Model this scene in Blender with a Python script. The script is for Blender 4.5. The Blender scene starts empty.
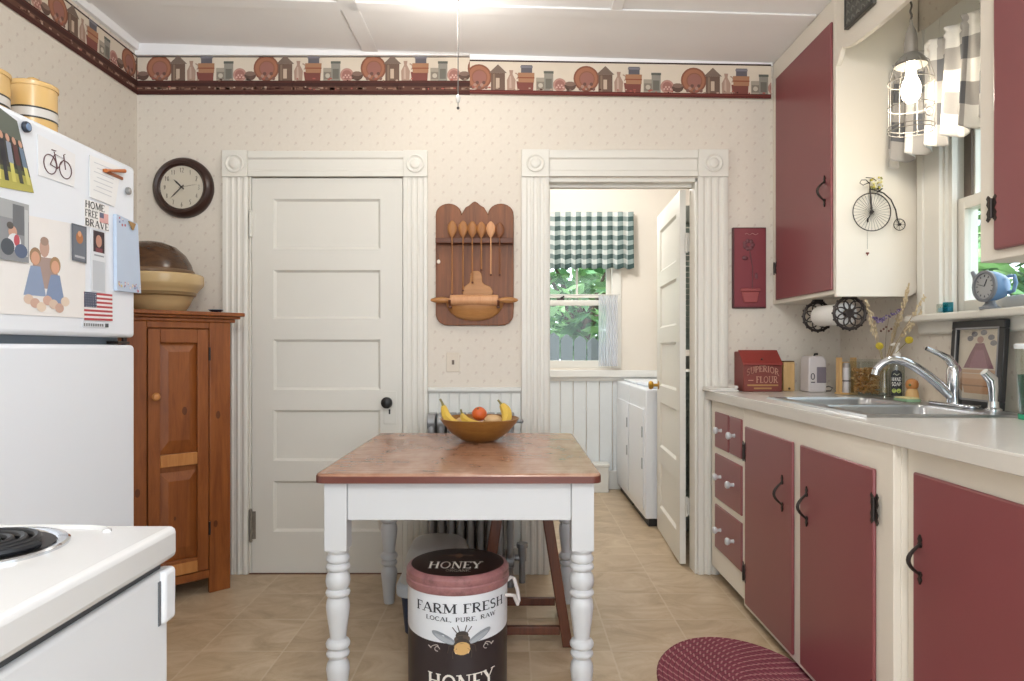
import bpy, bmesh, math, random
from math import sin, cos, pi, radians, sqrt, atan2
from mathutils import Vector, Matrix
random.seed(7)
SC = bpy.context.scene
SC.cycles.transparent_max_bounces = 32
COL = SC.collection
F = 700.0; CX = 512.0; HY = 349.0; CH = 1.1225
def wx(px, Y): return (px - CX) * Y / F
def wz(py, Y): return CH - (py - HY) * Y / F

# ------------------------------------------------------------------ materials
def lin(c):
    if isinstance(c, str):
        c = c.lstrip('#'); c = [int(c[i:i+2], 16) / 255 for i in (0, 2, 4)]
    return tuple((v / 12.92 if v <= .04045 else ((v + .055) / 1.055) ** 2.4) for v in c) + (1,)
class NT:
    def __init__(s, name):
        s.m = bpy.data.materials.new(name); s.m.use_nodes = True
        s.t = s.m.node_tree; s.b = s.t.nodes['Principled BSDF']
    def n(s, typ, **kw):
        nd = s.t.nodes.new(typ)
        for k, v in kw.items():
            if k.startswith('i_'): nd.inputs[k[2:].replace('_', ' ')].default_value = v
            else: setattr(nd, k, v)
        return nd
    def l(s, a, b): s.t.links.new(a, b)
    def math(s, op, a, b=None, c=None):
        nd = s.t.nodes.new('ShaderNodeMath'); nd.operation = op
        for i, v in enumerate((a, b, c)):
            if v is None: continue
            if isinstance(v, (int, float)): nd.inputs[i].default_value = v
            else: s.l(v, nd.inputs[i])
        return nd.outputs[0]
    def mix(s, fac, a, b, blend='MIX'):
        nd = s.t.nodes.new('ShaderNodeMix'); nd.data_type = 'RGBA'; nd.blend_type = blend
        for v, i in ((fac, 0), (a, 6), (b, 7)):
            if isinstance(v, (int, float, tuple)): nd.inputs[i].default_value = v
            else: s.l(v, nd.inputs[i])
        return nd.outputs[2]
    def obj(s, scale=(1, 1, 1)):
        tc = s.n('ShaderNodeTexCoord'); mp = s.n('ShaderNodeMapping')
        mp.inputs['Scale'].default_value = scale
        s.l(tc.outputs['Object'], mp.inputs['Vector']); return mp.outputs[0]
    def noise(s, vec, scale, detail=4, rough=.55, dist=0):
        nd = s.n('ShaderNodeTexNoise'); nd.inputs['Scale'].default_value = scale
        nd.inputs['Detail'].default_value = detail; nd.inputs['Roughness'].default_value = rough
        nd.inputs['Distortion'].default_value = dist
        s.l(vec, nd.inputs['Vector']); return nd.outputs['Fac']
    def ramp(s, fac, stops):
        nd = s.n('ShaderNodeValToRGB'); e = nd.color_ramp.elements
        while len(e) < len(stops): e.new(.5)
        for el, (p, c) in zip(e, stops): el.position = p; el.color = lin(c)
        s.l(fac, nd.inputs[0]); return nd.outputs[0]
    def bump(s, h, strength=.2, dist=.002):
        nd = s.n('ShaderNodeBump'); nd.inputs['Strength'].default_value = strength
        nd.inputs['Distance'].default_value = dist
        s.l(h, nd.inputs['Height']); s.l(nd.outputs[0], s.b.inputs['Normal'])
def paint(name, c, rough=.5, var=.06, scale=6, metal=0, bump=0, spec=None, c2=None):
    t = NT(name); v = t.obj()
    f = t.noise(v, scale)
    a = lin(c)
    if c2: b = lin(c2)
    else: b = tuple(min(1, x * (1 - var * 2)) for x in a[:3]) + (1,)
    t.l(t.mix(f, a, b), t.b.inputs['Base Color'])
    t.b.inputs['Roughness'].default_value = rough; t.b.inputs['Metallic'].default_value = metal
    if spec is not None: t.b.inputs['Specular IOR Level'].default_value = spec
    if bump: t.bump(t.noise(v, scale * 8), bump)
    return t.m
def wood(name, dark, light, sc=(8, 8, .8), rough=.45, knots=False):
    t = NT(name); v = t.obj(sc)
    f = t.noise(v, 3, 6, .6, 1.2)
    g = t.noise(v, 22, 3, .6, .4)
    f2 = t.math('ADD', t.math('MULTIPLY', f, .75), t.math('MULTIPLY', g, .25))
    col = t.ramp(f2, [(.3, dark), (.7, light)])
    if knots:
        vo = t.n('ShaderNodeTexVoronoi'); vo.inputs['Scale'].default_value = 6
        t.l(t.obj((1.4, 1.4, .8)), vo.inputs['Vector'])
        k = t.math('LESS_THAN', vo.outputs['Distance'], .09)
        col = t.mix(t.math('MULTIPLY', k, .75), col, lin('#4a1f0c'))
    t.l(col, t.b.inputs['Base Color']); t.b.inputs['Roughness'].default_value = rough
    t.bump(f2, .08)
    return t.m
def glass(name, tint='#ffffff', gloss=.12, rough=.02):
    t = NT(name); tr = t.n('ShaderNodeBsdfTransparent'); tr.inputs[0].default_value = lin(tint)
    gl = t.n('ShaderNodeBsdfGlossy'); gl.inputs['Roughness'].default_value = rough
    mx = t.n('ShaderNodeMixShader'); mx.inputs[0].default_value = gloss
    t.l(tr.outputs[0], mx.inputs[1]); t.l(gl.outputs[0], mx.inputs[2])
    t.l(mx.outputs[0], t.t.nodes['Material Output'].inputs['Surface']); return t.m
def emis(name, c, s):
    t = NT(name); t.b.inputs['Base Color'].default_value = lin(c)
    t.b.inputs['Emission Color'].default_value = lin(c); t.b.inputs['Emission Strength'].default_value = s
    return t.m
def wallpaper():
    t = NT('wallpaper'); tc = t.n('ShaderNodeTexCoord'); sp = t.n('ShaderNodeSeparateXYZ')
    t.l(tc.outputs['Object'], sp.inputs[0])
    u = t.math('DIVIDE', t.math('ADD', sp.outputs[0], sp.outputs[1]), .082)
    v = t.math('DIVIDE', sp.outputs[2], .041)
    row = t.math('FLOOR', v)
    par = t.math('MODULO', t.math('ADD', row, 200), 2)
    uu = t.math('ADD', u, t.math('MULTIPLY', par, .5))
    du = t.math('MULTIPLY', t.math('SUBTRACT', t.math('FRACT', t.math('ADD', uu, 100)), .5), .082)
    dv = t.math('MULTIPLY', t.math('SUBTRACT', t.math('FRACT', t.math('ADD', v, 100)), .5), .041)
    # little sprig: a blossom dot and a smaller stem dot
    d1 = t.math('SQRT', t.math('ADD', t.math('MULTIPLY', du, du), t.math('MULTIPLY', dv, dv)))
    a1 = t.math('LESS_THAN', d1, .0058)
    du2 = t.math('ADD', du, .005); dv2 = t.math('ADD', dv, .008)
    d2 = t.math('SQRT', t.math('ADD', t.math('MULTIPLY', du2, du2), t.math('MULTIPLY', dv2, dv2)))
    a2 = t.math('LESS_THAN', d2, .0035)
    n = t.noise(tc.outputs['Object'], 60, 4, .7)
    n2 = t.noise(tc.outputs['Object'], 3.0, 3)
    base = t.mix(n, lin('#dfd8cc'), lin('#d3cabd'))
    base = t.mix(t.math('MULTIPLY', n2, .25), base, lin('#d3c6b8'))
    c = t.mix(t.math('MULTIPLY', a1, .34), base, lin('#b39b90'))
    c = t.mix(t.math('MULTIPLY', a2, .25), c, lin('#a19c8e'))
    t.l(c, t.b.inputs['Base Color']); t.b.inputs['Roughness'].default_value = .7
    t.bump(n, .05, .001)
    return t.m
def floor_mat():
    t = NT('vinyl_tiles'); tc = t.n('ShaderNodeTexCoord'); sp = t.n('ShaderNodeSeparateXYZ')
    t.l(tc.outputs['Object'], sp.inputs[0])
    T = .305
    u = t.math('DIVIDE', t.math('ADD', sp.outputs[0], .85 + 20 * T), T)
    v = t.math('DIVIDE', t.math('ADD', sp.outputs[1], -3.21 + 20 * T), T)
    fu = t.math('ABSOLUTE', t.math('SUBTRACT', t.math('FRACT', u), .5))
    fv = t.math('ABSOLUTE', t.math('SUBTRACT', t.math('FRACT', v), .5))
    g = t.math('GREATER_THAN', t.math('MAXIMUM', fu, fv), .489)
    cb = t.n('ShaderNodeCombineXYZ'); t.l(t.math('FLOOR', u), cb.inputs[0]); t.l(t.math('FLOOR', v), cb.inputs[1])
    wn = t.n('ShaderNodeTexWhiteNoise'); t.l(cb.outputs[0], wn.inputs['Vector'])
    vec = t.n('ShaderNodeVectorMath', operation='ADD'); t.l(tc.outputs['Object'], vec.inputs[0]); t.l(wn.outputs['Color'], vec.inputs[1])
    mp = t.n('ShaderNodeMapping'); mp.inputs['Scale'].default_value = (1, 1.5, 1); t.l(vec.outputs[0], mp.inputs[0])
    n = t.noise(mp.outputs[0], 4.5, 8, .66, 1.0)
    col = t.ramp(n, [(.28, '#a38c6d'), (.48, '#bba486'), (.62, '#c8b498'), (.8, '#d6c6ad')])
    col = t.mix(t.math('MULTIPLY', wn.outputs['Value'], .16), col, lin('#a18a6c'))
    col = t.mix(t.math('MULTIPLY', g, .45), col, lin('#cfc0a8'))
    t.l(col, t.b.inputs['Base Color']); t.b.inputs['Roughness'].default_value = .32
    t.b.inputs['Specular IOR Level'].default_value = .4
    t.bump(n, .06)
    return t.m
def table_mat():
    t = NT('table_top_wood'); v = t.obj((2.2, 1.2, 1))
    n = t.noise(v, 4, 8, .6, .25); n2 = t.noise(t.obj((1, 14, 1)), 4, 4)
    f = t.math('ADD', t.math('MULTIPLY', n, .7), t.math('MULTIPLY', n2, .3))
    col = t.ramp(f, [(.3, '#83563f'), (.48, '#a0755c'), (.62, '#b08a72'), (.78, '#c2a38e')])
    t.l(col, t.b.inputs['Base Color']); t.b.inputs['Roughness'].default_value = .24
    t.b.inputs['Specular IOR Level'].default_value = .7
    return t.m
def rug_mat():
    t = NT('braided_rug')
    at = t.n('ShaderNodeTexCoord'); sp = t.n('ShaderNodeSeparateXYZ'); t.l(at.outputs['Object'], sp.inputs[0])
    x = t.math('DIVIDE', sp.outputs[0], .29); y = t.math('DIVIDE', sp.outputs[1], .40)
    r = t.math('SQRT', t.math('ADD', t.math('MULTIPLY', x, x), t.math('MULTIPLY', y, y)))
    a = t.math('ARCTAN2', y, x)
    k = t.math('MULTIPLY', r, 17)
    ring = t.math('FLOOR', k); fr = t.math('FRACT', k)
    ph = t.math('ADD', t.math('MULTIPLY', t.math('MULTIPLY', a, t.math('ADD', ring, 1)), 3.2), t.math('MULTIPLY', fr, 3.0))
    s = t.math('SINE', ph)
    st = t.math('GREATER_THAN', s, .72)
    gap = t.math('GREATER_THAN', t.math('ABSOLUTE', t.math('SUBTRACT', fr, .5)), .43)
    n = t.noise(at.outputs['Object'], 30, 4)
    c = t.mix(n, lin('#86394a'), lin('#6c2c39'))
    c = t.mix(t.math('MULTIPLY', st, .6), c, lin('#b98a88'))
    c = t.mix(t.math('MULTIPLY', gap, .6), c, lin('#3f141c'))
    t.l(c, t.b.inputs['Base Color']); t.b.inputs['Roughness'].default_value = .9
    h = t.math('MULTIPLY', t.math('SUBTRACT', 1, gap), t.math('ADD', 1, t.math('MULTIPLY', s, .3)))
    t.bump(h, .5, .004)
    return t.m
M = {}
def mats():
    M['wallpaper'] = wallpaper(); M['floor'] = floor_mat(); M['table_top'] = table_mat(); M['rug'] = rug_mat()
    M['ceiling'] = paint('ceiling_paint', '#f3f3f4', .8, .02)
    M['trim'] = paint('trim_paint', '#dedbd2', .38, .02, 3)
    M['door'] = paint('door_paint', '#dcd9d0', .4, .025, 3)
    M['wains'] = paint('wainscot_paint', '#dedfda', .45, .02)
    M['laundry'] = paint('laundry_wall', '#e2dace', .7, .02)
    M['cream'] = paint('cream_cabinet', '#e3dccf', .42, .02)
    M['red'] = paint('cabinet_red', '#87494c', .34, .05, 4, c2='#7e4446')
    M['counter'] = paint('laminate', '#d8d5cf', .22, .03, 40)
    M['edge'] = paint('laminate_edge', '#cfcbc4', .35, .03, 40)
    M['white'] = paint('white_enamel', '#e6e9ee', .28, .01, 2)
    M['fridge'] = paint('fridge_white', '#e6ebf2', .35, .012, 2, bump=.03)
    M['stove'] = paint('stove_enamel', '#c6c6c6', .2, .01, 2)
    M['stovedoor'] = paint('oven_door_white', '#c4c6c9', .3, .01, 2)
    M['gasket'] = paint('grey_gasket', '#7d8892', .5)
    M['black'] = paint('black_iron', '#1c1a1a', .45, .1, 30)
    M['iron'] = paint('dark_iron', '#352d2a', .4, .1, 30, metal=.5)
    M['coil'] = paint('burner_coil', '#26282c', .4, .1, metal=.4)
    M['chrome'] = paint('chrome', '#d6d9de', .1, .02, metal=1)
    M['steel'] = paint('brushed_steel', '#b9bdc2', .28, .05, 30, metal=.95)
    M['silver'] = paint('silver_radiator', '#9a9c9e', .45, .1, 12, metal=.5)
    M['brass'] = paint('brass', '#b58c3c', .3, .05, metal=.9)
    M['whitep'] = paint('table_white_paint', '#c9cbcd', .38, .02, 3)
    M['pine'] = wood('pine', '#733b17', '#9b5b2a', (7, 7, .7), .38, True)
    M['pinel'] = wood('pine_light', '#a86a34', '#c98c50', (7, 7, .7), .4)
    M['rack'] = wood('rack_wood', '#5f3517', '#8c522a', (9, 9, .8), .5)
    M['rackd'] = wood('rack_wood_dark', '#4e2713', '#6d3a1e', (1, 9, 9), .5)
    M['spoon'] = wood('spoon_wood', '#8a5528', '#aa733c', (14, 14, 2), .5)
    M['spoonl'] = wood('spoon_pale_wood', '#bf865a', '#d6a276', (14, 14, 2), .5)
    M['pin'] = wood('rolling_pin_wood', '#a06a38', '#bd8850', (2, 14, 14), .45)
    M['bowlw'] = wood('bowl_wood', '#7d5022', '#a37538', (2, 2, 9), .3)
    M['darkwood'] = wood('dark_bowl_wood', '#2a190d', '#5c3c20', (3, 3, 8), .22)
    M['stoolw'] = wood('stool_wood', '#4a2616', '#6f3d24', (10, 10, 1), .4)
    M['tan'] = wood('tan_wood', '#c39a62', '#dcb880', (6, 6, 1), .5)
    M['yellow'] = paint('yellow_ware', '#c9ae80', .25, .06, 5)
    M['bandd'] = paint('yellow_ware_band', '#8e7550', .3)
    M['tin'] = paint('canister_yellow', '#dcb677', .25, .04, 3)
    M['tinw'] = paint('canister_white', '#d6d2cc', .3)
    M['glass'] = glass('clear_glass', '#f8fbfb', .03)
    M['glassg'] = glass('jar_glass', '#f7f9f7', .08)
    M['teal'] = glass('teal_glass', '#8fdbe3', .1)
    M['paper'] = paint('paper_white', '#ecebe8', .8, .01)
    M['rope'] = paint('white_rope', '#cfc8c4', .9, .1, 60)
    M['bluebin'] = paint('navy_plastic', '#1d2f4f', .4)
    M['cover'] = paint('translucent_cover', '#b9b9b5', .35, .05)
    M['sheer'] = glass('sheer_cloth', '#d8dbe0', .0)
    t = NT('sheer_white'); d = t.n('ShaderNodeBsdfDiffuse'); d.inputs[0].default_value = lin('#e6e8ee')
    tl = t.n('ShaderNodeBsdfTranslucent'); tl.inputs[0].default_value = lin('#e6e8ee')
    tr = t.n('ShaderNodeBsdfTransparent')
    m1 = t.n('ShaderNodeMixShader'); m1.inputs[0].default_value = .5
    m2 = t.n('ShaderNodeMixShader'); m2.inputs[0].default_value = .3
    t.l(d.outputs[0], m1.inputs[1]); t.l(tl.outputs[0], m1.inputs[2]); t.l(m1.outputs[0], m2.inputs[1]); t.l(tr.outputs[0], m2.inputs[2])
    t.l(m2.outputs[0], t.t.nodes['Material Output'].inputs['Surface']); M['sheer'] = t.m
_pc = {}
def PC(c, rough=.6):
    k = (c, rough)
    if k not in _pc: _pc[k] = paint('paint_' + c.lstrip('#'), c, rough, .03, 20)
    return _pc[k]
def cloth(name, c):
    t = NT(name); d = t.b; d.inputs['Roughness'].default_value = .9
    n = t.noise(t.obj(), 300, 2); t.l(t.mix(n, lin(c), tuple(x * .88 for x in lin(c)[:3]) + (1,)), d.inputs['Base Color'])
    tl = t.n('ShaderNodeBsdfTranslucent'); tl.inputs[0].default_value = lin(c)
    mx = t.n('ShaderNodeMixShader'); mx.inputs[0].default_value = .3
    t.l(d.outputs[0], mx.inputs[1]); t.l(tl.outputs[0], mx.inputs[2])
    t.l(mx.outputs[0], t.t.nodes['Material Output'].inputs['Surface']); return t.m
mats()

# ------------------------------------------------------------------ mesh builder
class MB:
    def __init__(s): s.v = []; s.f = []; s.m = []; s.mats = []
    def mi(s, mat):
        if mat is None: return 0
        if mat not in s.mats: s.mats.append(mat)
        return s.mats.index(mat)
    def add(s, vs, fs, mat=None, tf=None):
        b = len(s.v); i = s.mi(mat)
        for p in vs: s.v.append(tuple(tf @ Vector(p)) if tf else tuple(p))
        for f in fs: s.f.append([b + k for k in f]); s.m.append(i)
        return s
    def box(s, x0, x1, y0, y1, z0, z1, mat=None, tf=None):
        vs = [(x, y, z) for x in (x0, x1) for y in (y0, y1) for z in (z0, z1)]
        return s.add(vs, [(0, 1, 3, 2), (4, 6, 7, 5), (0, 4, 5, 1), (2, 3, 7, 6), (0, 2, 6, 4), (1, 5, 7, 3)], mat, tf)
    def prism(s, poly, d0, d1, ax='y', mat=None, tf=None):
        # poly in the plane across axis ax, pushed from d0 to d1 along it
        def p3(a, b, d): return {'x': (d, a, b), 'y': (a, d, b), 'z': (a, b, d)}[ax]
        n = len(poly)
        vs = [p3(a, b, d0) for a, b in poly] + [p3(a, b, d1) for a, b in poly]
        fs = [tuple(range(n)), tuple(range(2 * n - 1, n - 1, -1))] + [(i, (i + 1) % n, n + (i + 1) % n, n + i) for i in range(n)]
        return s.add(vs, fs, mat, tf)
    def lathe(s, prof, c=(0, 0, 0), seg=32, mat=None, tf=None, capb=True, capt=True, sx=1, sy=1):
        vs = []; fs = []
        for r, z in prof:
            for k in range(seg):
                a = 2 * pi * k / seg; vs.append((c[0] + r * cos(a) * sx, c[1] + r * sin(a) * sy, c[2] + z))
        for i in range(len(prof) - 1):
            for k in range(seg):
                k2 = (k + 1) % seg
                fs.append((i * seg + k, i * seg + k2, (i + 1) * seg + k2, (i + 1) * seg + k))
        if capb: fs.append(tuple(range(seg - 1, -1, -1)))
        if capt: fs.append(tuple((len(prof) - 1) * seg + k for k in range(seg)))
        return s.add(vs, fs, mat, tf)
    def tube(s, pts, r, seg=8, mat=None, closed=False, tf=None):
        pts = [Vector(p) for p in pts]; n = len(pts)
        rs = r if isinstance(r, (list, tuple)) else [r] * n
        vs = []; fs = []; up = None
        for i, p in enumerate(pts):
            if closed: d = pts[(i + 1) % n] - pts[i - 1]
            else: d = pts[min(i + 1, n - 1)] - pts[max(i - 1, 0)]
            d = d.normalized() if d.length > 1e-9 else Vector((0, 0, 1))
            if up is None: up = Vector((0, 0, 1)) if abs(d.z) < .9 else Vector((1, 0, 0))
            a = d.cross(up)
            if a.length < 1e-6: a = d.orthogonal()
            a.normalize(); b = a.cross(d).normalized(); up = b
            for k in range(seg):
                t = 2 * pi * k / seg; q = p + (a * cos(t) + b * sin(t)) * rs[i]; vs.append(tuple(q))
        m = n if closed else n - 1
        for i in range(m):
            j = (i + 1) % n
            for k in range(seg):
                k2 = (k + 1) % seg; fs.append((i * seg + k, i * seg + k2, j * seg + k2, j * seg + k))
        if not closed: fs.append(tuple(range(seg - 1, -1, -1))); fs.append(tuple((n - 1) * seg + k for k in range(seg)))
        return s.add(vs, fs, mat, tf)
    def ball(s, c, r, mat=None, seg=16, rings=10, sc=(1, 1, 1), tf=None):
        prof = [(max(1e-4, r * sin(pi * i / rings)), -r * cos(pi * i / rings)) for i in range(rings + 1)]
        T = Matrix.Translation(c) @ Matrix.Diagonal((sc[0], sc[1], sc[2], 1))
        return s.lathe(prof, (0, 0, 0), seg, mat, (tf @ T) if tf else T)
    def cyl(s, a, b, r, mat=None, seg=16, r2=None, tf=None):
        return s.tube([a, b], [r, r if r2 is None else r2], seg, mat, tf=tf)
    def disc(s, c, r, nrm, mat=None, seg=24, th=.001):
        n = Vector(nrm).normalized(); return s.cyl(Vector(c), Vector(c) + n * th, r, mat, seg)
    def build(s, name, mat=None, parent=None, bevel=0, smooth=True, angle=35, bseg=2, local=False):
        me = bpy.data.meshes.new(name)
        off = Vector((0, 0, 0))
        if parent is not None and not local:
            r = parent
            while r.parent: r = r.parent
            off = r.location.copy()
        me.from_pydata([tuple(Vector(p) - off) for p in s.v], [], s.f)
        if s.mats:
            for m in s.mats: me.materials.append(m)
            me.polygons.foreach_set('material_index', s.m)
        else: me.materials.append(M[mat] if isinstance(mat, str) else mat)
        bm = bmesh.new(); bm.from_mesh(me); bmesh.ops.recalc_face_normals(bm, faces=bm.faces[:]); bm.to_mesh(me); bm.free()
        if smooth:
            me.polygons.foreach_set('use_smooth', [True] * len(me.polygons)); me.set_sharp_from_angle(angle=radians(angle))
        o = bpy.data.objects.new(name, me); COL.objects.link(o)
        if parent is not None: o.parent = parent
        if bevel:
            b = o.modifiers.new('bevel', 'BEVEL'); b.width = bevel; b.segments = bseg; b.limit_method = 'ANGLE'; b.angle_limit = radians(40)
        return o
def mbox(*a): return MB().box(*a)
def tag(o, label, cat, group=None, kind=None):
    o['label'] = label; o['category'] = cat
    if group: o['group'] = group
    if kind: o['kind'] = kind
    return o
def thing(name, label, cat, loc=(0, 0, 0), rz=0, group=None):
    o = bpy.data.objects.new(name, None); COL.objects.link(o); o.location = loc; o.rotation_euler = (0, 0, rz)
    o.empty_display_size = .05
    return tag(o, label, cat, group)
def struct(o, label=None):
    o['kind'] = 'structure'
    if label: o['label'] = label
    return o
def sempty(name, loc=(0, 0, 0), label=None):
    o = bpy.data.objects.new(name, None); COL.objects.link(o); o.location = loc
    return struct(o, label)
def copy_tree(o, parent=None):
    c = o.copy(); COL.objects.link(c)
    if parent is not None: c.parent = parent
    for ch in list(o.children): copy_tree(ch, c)
    return c
def plabel(o, l): o['label'] = l; return o
def arc(cx, cy, r, a0, a1, n, ry=None):
    ry = r if ry is None else ry
    return [(cx + r * cos(radians(a0 + (a1 - a0) * i / n)), cy + ry * sin(radians(a0 + (a1 - a0) * i / n))) for i in range(n + 1)]
def circ(cx, cy, r, n=24, ry=None): return arc(cx, cy, r, 0, 360, n, ry)[:-1]
def rrect(x0, x1, y0, y1, r, n=4):
    return arc(x1 - r, y1 - r, r, 0, 90, n) + arc(x0 + r, y1 - r, r, 90, 180, n) + arc(x0 + r, y0 + r, r, 180, 270, n) + arc(x1 - r, y0 + r, r, 270, 360, n)

# ------------------------------------------------------------------ lettering made of strokes
TH, TN = .17, .075
def _g():
    G = {}
    S = lambda *pts: list(pts)
    G['A'] = (.86, [(S((.08, 0), (.42, 1)), TN), (S((.42, 1), (.78, 0)), TH), (S((.2, .34), (.66, .34)), TN)], [(.08, 0), (.78, 0)])
    G['B'] = (.7, [(S((.15, 0), (.15, 1)), TH), (S((.15, .97), *arc(.38, .75, .2, 90, -90, 6, .22), (.15, .53)), .11), (S((.15, .53), *arc(.4, .28, .24, 90, -90, 6, .25), (.15, .03)), .12)], [(.15, 0), (.15, 1)])
    G['C'] = (.76, [(arc(.42, .5, .34, 48, 312, 12, .47), .13)], [])
    G['D'] = (.8, [(S((.15, 0), (.15, 1)), TH), (S((.15, .97), *arc(.36, .5, .34, 90, -90, 8, .47), (.15, .03)), .12)], [(.15, 0), (.15, 1)])
    G['E'] = (.66, [(S((.15, 0), (.15, 1)), TH), (S((.15, .96), (.6, .96)), TN), (S((.15, .5), (.48, .5)), TN), (S((.15, .04), (.62, .04)), TN), (S((.6, 1), (.6, .78)), .06), (S((.62, 0), (.62, .22)), .06)], [(.15, 0), (.15, 1)])
    G['F'] = (.62, [(S((.15, 0), (.15, 1)), TH), (S((.15, .96), (.58, .96)), TN), (S((.15, .5), (.46, .5)), TN), (S((.58, 1), (.58, .76)), .06)], [(.15, 0), (.15, 1)])
    G['H'] = (.86, [(S((.15, 0), (.15, 1)), TH), (S((.7, 0), (.7, 1)), TH), (S((.15, .52), (.7, .52)), TN)], [(.15, 0), (.15, 1), (.7, 0), (.7, 1)])
    G['I'] = (.34, [(S((.17, 0), (.17, 1)), TH)], [(.17, 0), (.17, 1)])
    G['K'] = (.8, [(S((.15, 0), (.15, 1)), TH), (S((.15, .42), (.66, 1)), TN), (S((.32, .6), (.7, 0)), TH)], [(.15, 0), (.15, 1), (.7, 0), (.66, 1)])
    G['L'] = (.62, [(S((.15, 0), (.15, 1)), TH), (S((.15, .04), (.58, .04)), TN), (S((.58, 0), (.58, .24)), .06)], [(.15, 0), (.15, 1)])
    G['M'] = (1.02, [(S((.12, 0), (.15, 1)), TN), (S((.15, 1), (.5, .1)), TH), (S((.5, .1), (.86, 1)), TN), (S((.88, 1), (.88, 0)), TH)], [(.12, 0), (.88, 0), (.12, 1), (.9, 1)])
    G['N'] = (.86, [(S((.13, 0), (.13, 1)), TN), (S((.13, 1), (.7, 0)), TH), (S((.72, 0), (.72, 1)), TN)], [(.13, 0), (.11, 1), (.72, 1)])
    G['O'] = (.86, [(arc(.43, .5, .35, 0, 360, 18, .46), .13)], [])
    G['P'] = (.66, [(S((.15, 0), (.15, 1)), TH), (S((.15, .97), *arc(.36, .72, .22, 90, -90, 6, .25), (.15, .47)), .11)], [(.15, 0), (.15, 1)])
    G['R'] = (.78, [(S((.15, 0), (.15, 1)), TH), (S((.15, .97), *arc(.38, .74, .22, 90, -90, 6, .23), (.15, .51)), .11), (S((.34, .5), (.7, 0)), .15)], [(.15, 0), (.15, 1), (.7, 0)])
    G['S'] = (.64, [(arc(.31, .74, .21, 40, 270, 9, .23) + arc(.31, .27, .23, 90, -140, 9, .24), .13)], [])
    G['T'] = (.72, [(S((.36, 0), (.36, 1)), TH), (S((.05, .96), (.67, .96)), TN), (S((.05, 1), (.05, .78)), .06), (S((.67, 1), (.67, .78)), .06)], [(.36, 0)])
    G['U'] = (.82, [(S((.15, 1), (.15, .35), *arc(.41, .32, .26, 180, 360, 8, .3), (.67, 1)), .12)], [(.15, 1), (.67, 1)])
    G['V'] = (.82, [(S((.08, 1), (.42, 0)), TH), (S((.42, 0), (.74, 1)), TN)], [(.08, 1), (.74, 1)])
    G['W'] = (1.15, [(S((.08, 1), (.34, 0)), TH), (S((.34, 0), (.58, .95)), TN), (S((.56, .95), (.82, 0)), TH), (S((.82, 0), (1.06, 1)), TN)], [(.08, 1), (1.06, 1)])
    G['Y'] = (.8, [(S((.08, 1), (.4, .48)), TH), (S((.4, .48), (.72, 1)), TN), (S((.4, 0), (.4, .48)), TH)], [(.4, 0), (.08, 1), (.72, 1)])
    G['G'] = (.82, [(arc(.42, .5, .34, 48, 330, 12, .47), .13), (S((.74, .04), (.74, .46)), .12)], [(.72, .46)])
    G[','] = (.3, [(S((.14, .08), (.08, -.15)), .14)], [])
    G[' '] = (.4, [], [])
    for d, s in {'1': '12', '2': '2'}.items(): pass
    return G
GL = _g()
def text_quads(txt, h, width=None, serif=True, track=.06):
    """stroke quads of a line of capitals, baseline v=0, starting u=0; returns quads, total width"""
    u = 0; out = []
    for ch in txt:
        w, strokes, ser = GL[ch]
        for pts, t in strokes:
            for (a, b), (c, d) in zip(pts, pts[1:]):
                dx, dy = c - a, d - b; L = sqrt(dx * dx + dy * dy) or 1; ex = .25 * t if len(pts) > 2 else 0
                nx, ny = -dy / L * t / 2, dx / L * t / 2; px_, py_ = dx / L * ex, dy / L * ex
                out.append([(u + a + nx - px_, b + ny - py_), (u + a - nx - px_, b - ny - py_), (u + c - nx + px_, d - ny + py_), (u + c + nx + px_, d + ny + py_)])
        if serif:
            for x, y in ser:
                yy = .03 if y < .5 else .97
                out.append([(u + x - .16, yy - .03), (u + x + .16, yy - .03), (u + x + .16, yy + .03), (u + x - .16, yy + .03)])
        u += w + track
    W = u - track; sx = (width / W) if width else h
    return [[(a * sx, b * h) for a, b in q] for q in out], W * sx
def put_text(mb, txt, h, fn, mat, width=None, center=True, serif=True, lift=None):
    qs, W = text_quads(txt, h, width, serif)
    o = W / 2 if center else 0
    for q in qs: mb.add([fn(a - o, b) for a, b in q], [(0, 1, 2, 3)], mat)
# ------------------------------------------------------------------ the setting
BY = 3.5; LX = -1.875; RX = 1.64; FY = -2.8; WT = .1
def bx(px): return wx(px, BY)
def bz(py): return (573.5 - py) / 200
def zc(x): return 2.592 - .029 * (x + .2)
struct(mbox(-2.1, 1.95, FY, 6.0, -.08, 0).build('floor', M['floor'], smooth=False))
mb = MB(); mb.prism([(LX - .1, zc(LX - .1)), (RX + .1, zc(RX + .1)), (RX + .1, 2.78), (LX - .1, 2.78)], FY, 3.6, 'y')
struct(mb.build('ceiling', M['ceiling'], smooth=False))
D1L, D1R, D1T = bx(250), bx(404), bz(177)
D2L, D2R, D2T = bx(547), bx(697), bz(178.5)
mb = MB()
mb.box(LX - WT, D1L, BY, BY + WT, 0, 2.78); mb.box(D1L, D1R, BY, BY + WT, D1T, 2.78); mb.box(D1R, D2L, BY, BY + WT, 0, 2.78)
mb.box(D2L, D2R, BY, BY + WT, D2T, 2.78); mb.box(D2R, RX + WT, BY, BY + WT, 0, 2.78)
struct(mb.build('wall_back', M['wallpaper'], smooth=False))
struct(mbox(LX - WT, LX, FY, BY + WT, 0, 2.78).build('wall_left', M['wallpaper'], smooth=False))
KW = dict(y0=2.02, y1=2.655, z0=1.255, z1=2.26)
mb = MB()
mb.box(RX, RX + .12, .3, KW['y0'], 0, 2.78); mb.box(RX, RX + .12, KW['y1'], BY + WT, 0, 2.78)
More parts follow.
